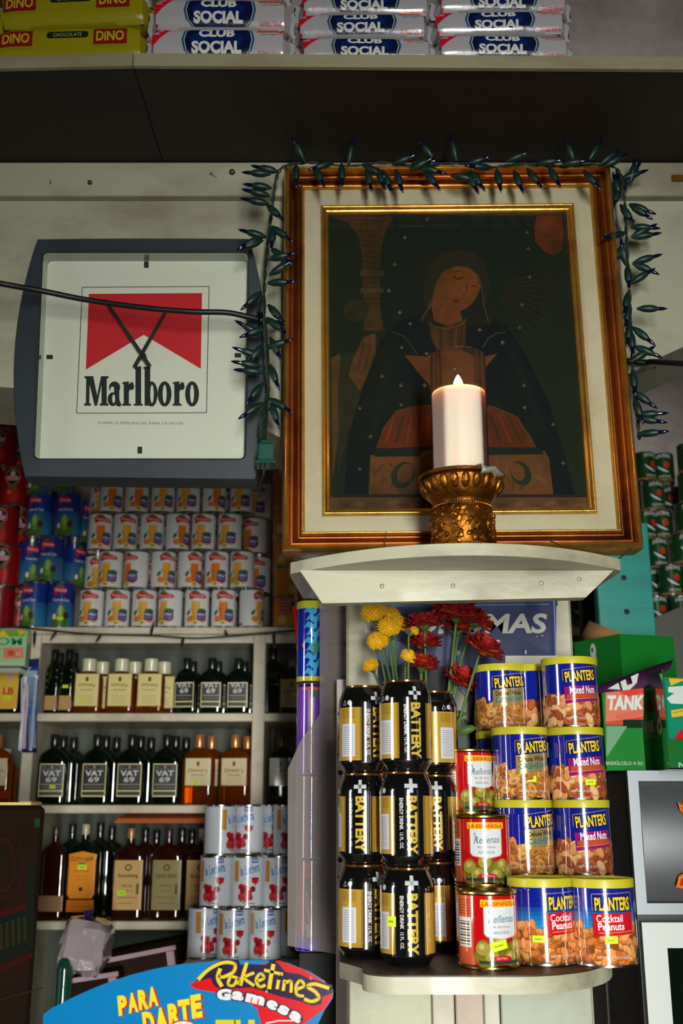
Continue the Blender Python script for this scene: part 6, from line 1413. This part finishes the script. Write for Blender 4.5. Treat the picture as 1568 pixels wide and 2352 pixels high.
# boxes
def cuboid_px(name, lab, x0, x1, y0, y1, Y, z0, depth, col, rz=0, flap=None):
    pass
GBx = 'green powdered drink boxes on the cooler'
YB_ = 1.735; z0 = ZK
def gbox(lab, xa_, xb_, yt, Y, depth, left_depth=None, z=ZK):
    pA, pB = XD(xa_, Y, z+.05), XD(xb_, Y, z+.05); zt = P((xa_+xb_)/2, yt, Y).z
    return pA, pB, zt
# rear box, corner towards the viewer
t = thing('drink_mix_box', 'plain green box standing at an angle behind the others, brown flap open', 'box', (XD(1428, 1.86, ZK), 1.86, ZK), group=GBx)
Yc = 1.84; zt = P(1428, 1456, Yc).z; c0 = Vector((XD(1428, Yc, zt-.06), Yc)); cl = Vector((XD(1322, Yc+.10, zt-.06), Yc+.10)); cr = Vector((XD(1553, Yc+.03, zt-.06), Yc+.03)); cb2 = cl+cr-c0
m = MB(); m.hprism([c0, cr, cb2, cl], ZK+.0, zt, C(20, 120, 40)); part('box_body', m, 'print_gloss', t, True)
m = MB(); f0 = Vector((cl.x+.004, cl.y+.0, zt)); f1 = Vector((c0.x+.012, c0.y+.005, zt)); f2 = Vector((XD(1362, 1.9, zt), 1.93, P(1362, 1423, 1.93).z)); m.add([f0, f1, f1+Vector((0, .001, .001)), f2, f2+Vector((.006, .0, -.004))], [(0, 1, 4, 3)]); ob = part('flap', m, 'cardboard', t, True, 'brown inside of the open flap'); md = ob.modifiers.new('thickness', 'SOLIDIFY'); md.thickness = .0015
a = Art(); dl = (c0-cl); Ll = dl.length; a.ell(Ll*.42, -.022, .0075, .014, C(206, 206, 200)); a.ell(Ll*.40, -.020, .0025, .0045, C(20, 100, 40)); a.poly([(Ll*.44, -.030), (Ll*.47, -.030), (Ll*.50, -.042), (Ll*.46, -.040)], C(206, 206, 200)); dn = Vector((dl.y, -dl.x)).normalized()
part('printing', art_mb(a, lambda u, v, o: (cl.x+dl.x*u/Ll+dn.x*(.0006+o), cl.y+dl.y*u/Ll+dn.y*(.0006+o), zt+v), nfn=lambda u, v: (dn.x, dn.y, 0)), 'print_gloss', t, True)
# front left box with red label and purple flap
Yf = 1.73; x0, x1 = XD(1388, Yf, ZK+.05), XD(1478, Yf, ZK+.05); zt = P(1430, 1578, Yf).z
t = thing('drink_mix_box', 'green drink mix box with red and white label and purple flap, left on the cooler', 'box', ((x0+x1)/2, Yf+.05, ZK), group=GBx)
m = MB(); m.bbox(x0, x1, Yf, Yf+.10, ZK+.0002, zt, .001, C(30, 130, 50)); part('box_body', m, 'print_gloss', t, True)
a = Art(); a.rect(1390, 1578, 1477, 1664, C(224, 70, 50)); a.poly([(1390, 1590), (1420, 1588), (1440, 1600), (1477, 1592), (1477, 1645), (1440, 1652), (1390, 1658)], C(228, 124, 100)); a.text('TANK', 1436, 1614, 84, 34, C(222, 236, 226), yd=-1, bold=.05, out=C(226, 110, 90), ob=.015, shear=.1)
a.poly([(1410, 1644), (1477, 1628), (1477, 1640), (1420, 1654)], C(226, 110, 90)); a.rect(1430, 1653, 1478, 1672, C(14, 44, 20)); a.poly([(1392, 1668), (1440, 1668), (1392, 1740)], C(120, 170, 130)); a.text('ENDÚLCELO A SU', 1433, 1752, 84, 10, C(180, 200, 180), yd=-1, bold=.02)
part('printing', pxart(a, Yf), 'print_gloss', t, True)
m = MB(); fl_ = [P(1372, 1592, Yf-.002), P(1477, 1579, Yf-.002), P(1540, 1533, Yf+.03), P(1545, 1515, Yf+.04), P(1500, 1530, Yf+.03), P(1380, 1572, Yf)]
m.add(fl_, [(0, 1, 2, 3, 4, 5)], C(70, 24, 70)); ob = part('flap', m, 'print_matte', t, True, 'dark purple raised flap'); md = ob.modifiers.new('thickness', 'SOLIDIFY'); md.thickness = .0012
a = Art(); a.poly([(1395, 1582), (1420, 1568), (1424, 1584)], C(200, 206, 200)); a.poly([(1424, 1566), (1436, 1560), (1440, 1574), (1452, 1570), (1448, 1554), (1466, 1546), (1462, 1568), (1446, 1584), (1430, 1586)], C(200, 206, 200)); 
part('lettering', pxart(a, Yf-.0045, base=0), 'print_matte', t, True)
# right box: open display box, side face and front packs
xr0 = XD(1531, 1.66, ZK+.05); xl0 = XD(1478, 1.78, ZK+.05); ztp = P(1531, 1538, 1.66).z
t = thing('drink_mix_box', 'open green display box at the right edge showing a packet with a big white letter', 'box', (xr0+.04, 1.72, ZK), group=GBx)
pl_ = [Vector((xr0, 1.66)), Vector((xr0+.16, 1.66)), Vector((xr0+.14, 1.82)), Vector((xl0+.0, 1.80))]
m = MB()
for i, (p_, q_, hh) in enumerate(((pl_[3], pl_[0], ztp), (pl_[0], pl_[1], P(1550, 1700, 1.66).z), (pl_[1], pl_[2], ztp), (pl_[2], pl_[3], ztp))):
    d = (q_-p_).normalized(); nn = Vector((-d.y, d.x))*.002; m.hprism([p_, q_, q_+nn, p_+nn], ZK+.0002, hh, C(24, 110, 44))
m.hprism(pl_, ZK+.0002, ZK+.002, C(24, 110, 44)); part('box_body', m, 'print_gloss', t, True)
m = MB(); m.box(xr0+.003, xr0+.155, 1.80, 1.803, ZK+.02, ztp+.004, C(150, 112, 66)); part('back_flap', m, 'print_matte', t, True, 'brown card inside')
a = Art(); dl2 = pl_[0]-pl_[3]; L2 = dl2.length; dn2 = Vector((dl2.y, -dl2.x)).normalized(); hh = ztp-ZK
a.rect(L2*.0, hh*.60, L2*.9, hh*.76, C(90, 40, 20)); a.rect(L2*.05, hh*.40, L2*.55, hh*.52, C(190, 160, 150)); a.ell(L2*.78, hh*.44, .013, .014, C(206, 160, 150)); a.ell(L2*.78, hh*.44, .005, .006, C(60, 90, 50)); a.rect(0, hh*.34, L2*.5, hh*.39, C(120, 150, 120))
part('printing', art_mb(a, lambda u, v, o: (pl_[3].x+dl2.x*u/L2+dn2.x*(.0006+o), pl_[3].y+dl2.y*u/L2+dn2.y*(.0006+o), ZK+v), nfn=lambda u, v: (dn2.x, dn2.y, 0)), 'print_gloss', t, True)
a = Art(); a.text('Nue', 1575, 1757, 34, 12, C(190, 210, 190), yd=-1, bold=.03); part('lettering', pxart(a, 1.66), 'print_gloss', t, True)
t = thing('drink_mix_packet', 'teal packet with big white letter and red strawberry inside the open green box', 'packet', (xr0+.08, 1.68, ZK+.003)); yp = 1.676
m = MB(); pz0, pz1 = ZK+.003, P(1550, 1558, yp).z; m.bbox(XD(1534, yp, ZK+.05), xr0+.15, yp, yp+.012, pz0, pz1, .002, C(20, 140, 110)); part('pouch', m, 'print_gloss', t, True)
a = Art(); a.poly([(1535, 1558), (1575, 1560), (1540, 1575)], C(226, 200, 50)); a.poly([(1534, 1578), (1590, 1574), (1590, 1588), (1566, 1600), (1590, 1604), (1590, 1618), (1540, 1616), (1530, 1604), (1548, 1592), (1534, 1590)], C(222, 226, 220)); a.poly([(1540, 1632), (1600, 1622), (1600, 1640), (1542, 1648)], C(226, 196, 50)); a.line([(1545, 1637), (1590, 1629)], 2, C(190, 120, 30)); a.ell(1574, 1704, 26, 30, C(190, 36, 36))
part('printing', pxart(a, yp), 'print_gloss', t, True)

# ------------------------------------------------------------------ blue and red promotional sign
YG2 = 1.16; sg = thing('promotional_sign', 'flat blue and red shop sign with yellow lettering at the bottom', 'sign', P(430, 2352, YG2))
el = [(95, 2420), (100, 2330)] + curve((118, 2316), (300, 2218), (470, 2210), 8) + [(470, 2210), (520, 2203), (560, 2206), (600, 2205), (660, 2212), (712, 2232), (745, 2255), (765, 2275), (764, 2292), (745, 2320), (730, 2352), (722, 2440), (500, 2560), (250, 2560), (120, 2480)]
m = MB(); m.prism([xz(x, y, YG2) for x, y in el][::-1], YG2, YG2+.004, C(10, 118, 178)); part('board', m, 'print', sg, True)
a = Art(); a.poly(el, C(10, 118, 178)); a.poly([(434, 2262), (446, 2255), (500, 2236), (640, 2206), (700, 2228), (745, 2257), (764, 2276), (763, 2290), (744, 2318), (700, 2350), (690, 2420), (610, 2420), (602, 2360), (590, 2316), (560, 2296), (500, 2280), (450, 2272)], C(200, 16, 24))
nv = C(36, 22, 60)
a.poly([(448, 2254), (475, 2222), (510, 2203), (548, 2205), (552, 2216), (572, 2214), (610, 2216), (625, 2204), (640, 2214), (655, 2232), (690, 2238), (706, 2246), (762, 2262), (764, 2280), (740, 2290), (738, 2306), (718, 2310), (690, 2300), (640, 2288), (610, 2278), (575, 2268), (540, 2270), (508, 2274), (490, 2262), (484, 2246), (462, 2252)], nv)
yl = C(222, 196, 44)
def stroke(pts, w): 
    pp = [(v.x, v.z) for v in smooth([(x, 0, y) for x, y in pts], 6)]; a.line(pp, w, yl)
    a.l -= 1
    for x, y in pp[::3]: a.ell(x, y, w/2, w/2, yl, n=10, same=True)
for pts, w in (([(455, 2250), (480, 2226), (512, 2211), (538, 2214), (536, 2232), (512, 2244), (502, 2240)], 8), ([(506, 2224), (500, 2246), (510, 2266)], 9), ([(545, 2246), (530, 2244), (524, 2260), (536, 2263), (548, 2246), (548, 2262)], 7), ([(566, 2214), (558, 2240), (552, 2264)], 8), ([(584, 2234), (562, 2246), (584, 2264)], 7), ([(590, 2254), (606, 2246), (598, 2236), (588, 2250), (596, 2266), (610, 2262)], 7), ([(628, 2214), (622, 2244), (618, 2272)], 9), ([(606, 2228), (650, 2238)], 7), ([(640, 2250), (636, 2272)], 7), ([(654, 2250), (650, 2276)], 7), ([(654, 2258), (668, 2254), (668, 2280)], 7), ([(682, 2272), (698, 2264), (690, 2252), (680, 2264), (682, 2284), (698, 2288)], 7), ([(756, 2270), (722, 2260), (706, 2266), (724, 2278), (732, 2292), (716, 2300), (698, 2294)], 8), ([(643, 2238), (644, 2240)], 8)): stroke(pts, w)
# sponsor word, letters following an arc
xs = [(512, 2285, 17), (533, 2289, 14), (556, 2295, 21), (581, 2303, 14), (602, 2312, 13), (622, 2323, 14), (642, 2336, 0)]
let2 = [('G', 515, 2284, 34, 26, .03), ('a', 546, 2287, 27, 21, .12), ('m', 586, 2295, 44, 21, .24), ('e', 625, 2308, 27, 21, .40), ('s', 651, 2320, 25, 21, .48), ('a', 679, 2335, 29, 22, .56)]
for ch, x, y, w, h_, r in let2: a.text(ch, x, y, w, h_, C(216, 216, 216), yd=-1, rot=r, bold=.07, out=nv, ob=.07)
for k, (ch, x, y) in enumerate((('P', 281, 2309), ('A', 304, 2303), ('R', 328, 2296), ('A', 350, 2289))): a.text(ch, x, y, 23, 46, C(226, 206, 40), yd=-1, rot=-.15, bold=.06, sh=(C(180, 20, 30), 4, -2), shear=.1)
for k, (ch, x, y) in enumerate((('D', 341, 2350), ('A', 370, 2341), ('R', 399, 2331), ('T', 425, 2322), ('E', 451, 2311))): a.text(ch, x, y, 28, 54, C(226, 206, 40), yd=-1, rot=-.16, bold=.06, sh=(C(180, 20, 30), 4.5, -2), shear=.1)
a.ell(421, 2364, 34, 22, C(160, 30, 40)); a.ell(421, 2364, 31, 19, C(220, 210, 210)); a.ell(421, 2368, 24, 14, C(150, 24, 40)); a.text('TU', 540, 2364, 90, 44, C(206, 190, 30), yd=-1, bold=.06); a.line([(610, 2350), (640, 2344), (680, 2344)], 3, C(220, 200, 200))
a.ell(612, 2277, 3, 3, C(170, 150, 150)); a.ell(714, 2246, 4, 4, C(210, 90, 90))
part('print', pxart(a, YG2, base=.0004, step=1.5e-5), 'print_gloss', sg, True)
z0 = P(400, 2560, YG2).z; m = MB(); m.box(P(380, 2500, YG2).x, P(420, 2500, YG2).x, YG2+.0045, YG2+.02, 0, P(400, 2450, YG2).z, C(120, 90, 60)); part('stand', m, 'print_matte', sg, True)

# ------------------------------------------------------------------ light: door behind the viewer, added highlight strip, side windows, sky outside
def area(name, loc, rot, sx_, sy_, power, col):
    l = bpy.data.lights.new(name, 'AREA'); l.shape = 'RECTANGLE'; l.size = sx_; l.size_y = sy_; l.energy = power; l.color = col
    o = bpy.data.objects.new(name, l); COL.objects.link(o); o.location = loc; o.rotation_euler = rot; return o
ad = area('daylight_door', (.43, YF-.03, .92), (pi/2-.26, 0, .30), .46, 1.5, 46, (1.0, .98, .90)); ad.data.spread = 1.58
ag = area('added_highlight_strip', (.42, YF-.02, 1.25), (pi/2, 0, .05), .32, 2.3, 26, (1.0, 1.0, .96)); ag.data.spread = .86  # strip lamp added to give the cans their tall highlights
area('daylight_window', (XL-.04, .20, 1.55), (pi/2-.36, 0, -pi/2), .4, 1.25, 30, (1.0, .93, .93)).data.spread = 1.7
area('daylight_side_window', (XR+.04, -1.15, 1.5), (pi/2-.36, 0, pi/2), .3, 1.15, 9, (.94, 1.0, 1.0)).data.spread = 1.7
W = bpy.data.worlds.new('sky'); bpy.context.scene.world = W; W.use_nodes = True
W.node_tree.nodes['Background'].inputs['Color'].default_value = (.55, .62, .7, 1); W.node_tree.nodes['Background'].inputs['Strength'].default_value = .35

cam = bpy.data.cameras.new('camera'); cam.sensor_fit = 'VERTICAL'; cam.sensor_height = 36; cam.lens = F/2352*36
cam.clip_start = .02; cam.dof.use_dof = True; cam.dof.focus_distance = 1.40; cam.dof.aperture_fstop = 6.3
co = bpy.data.objects.new('camera', cam); COL.objects.link(co); co.location = (0, 0, CZ); co.rotation_euler = (pi/2+TH, 0, 0)
sc = bpy.context.scene; sc.camera = co
vs_ = sc.view_settings; sc.display_settings.display_device = 'sRGB'; vs_.view_transform = 'Standard'; vs_.look = 'None'; vs_.exposure = -1.22; vs_.gamma = 1.0; vs_.use_curve_mapping = False
sc.cycles.max_bounces = 8; sc.cycles.transparent_max_bounces = 16; sc.cycles.sample_clamp_indirect = 6
bpy.data.materials  # all procedural
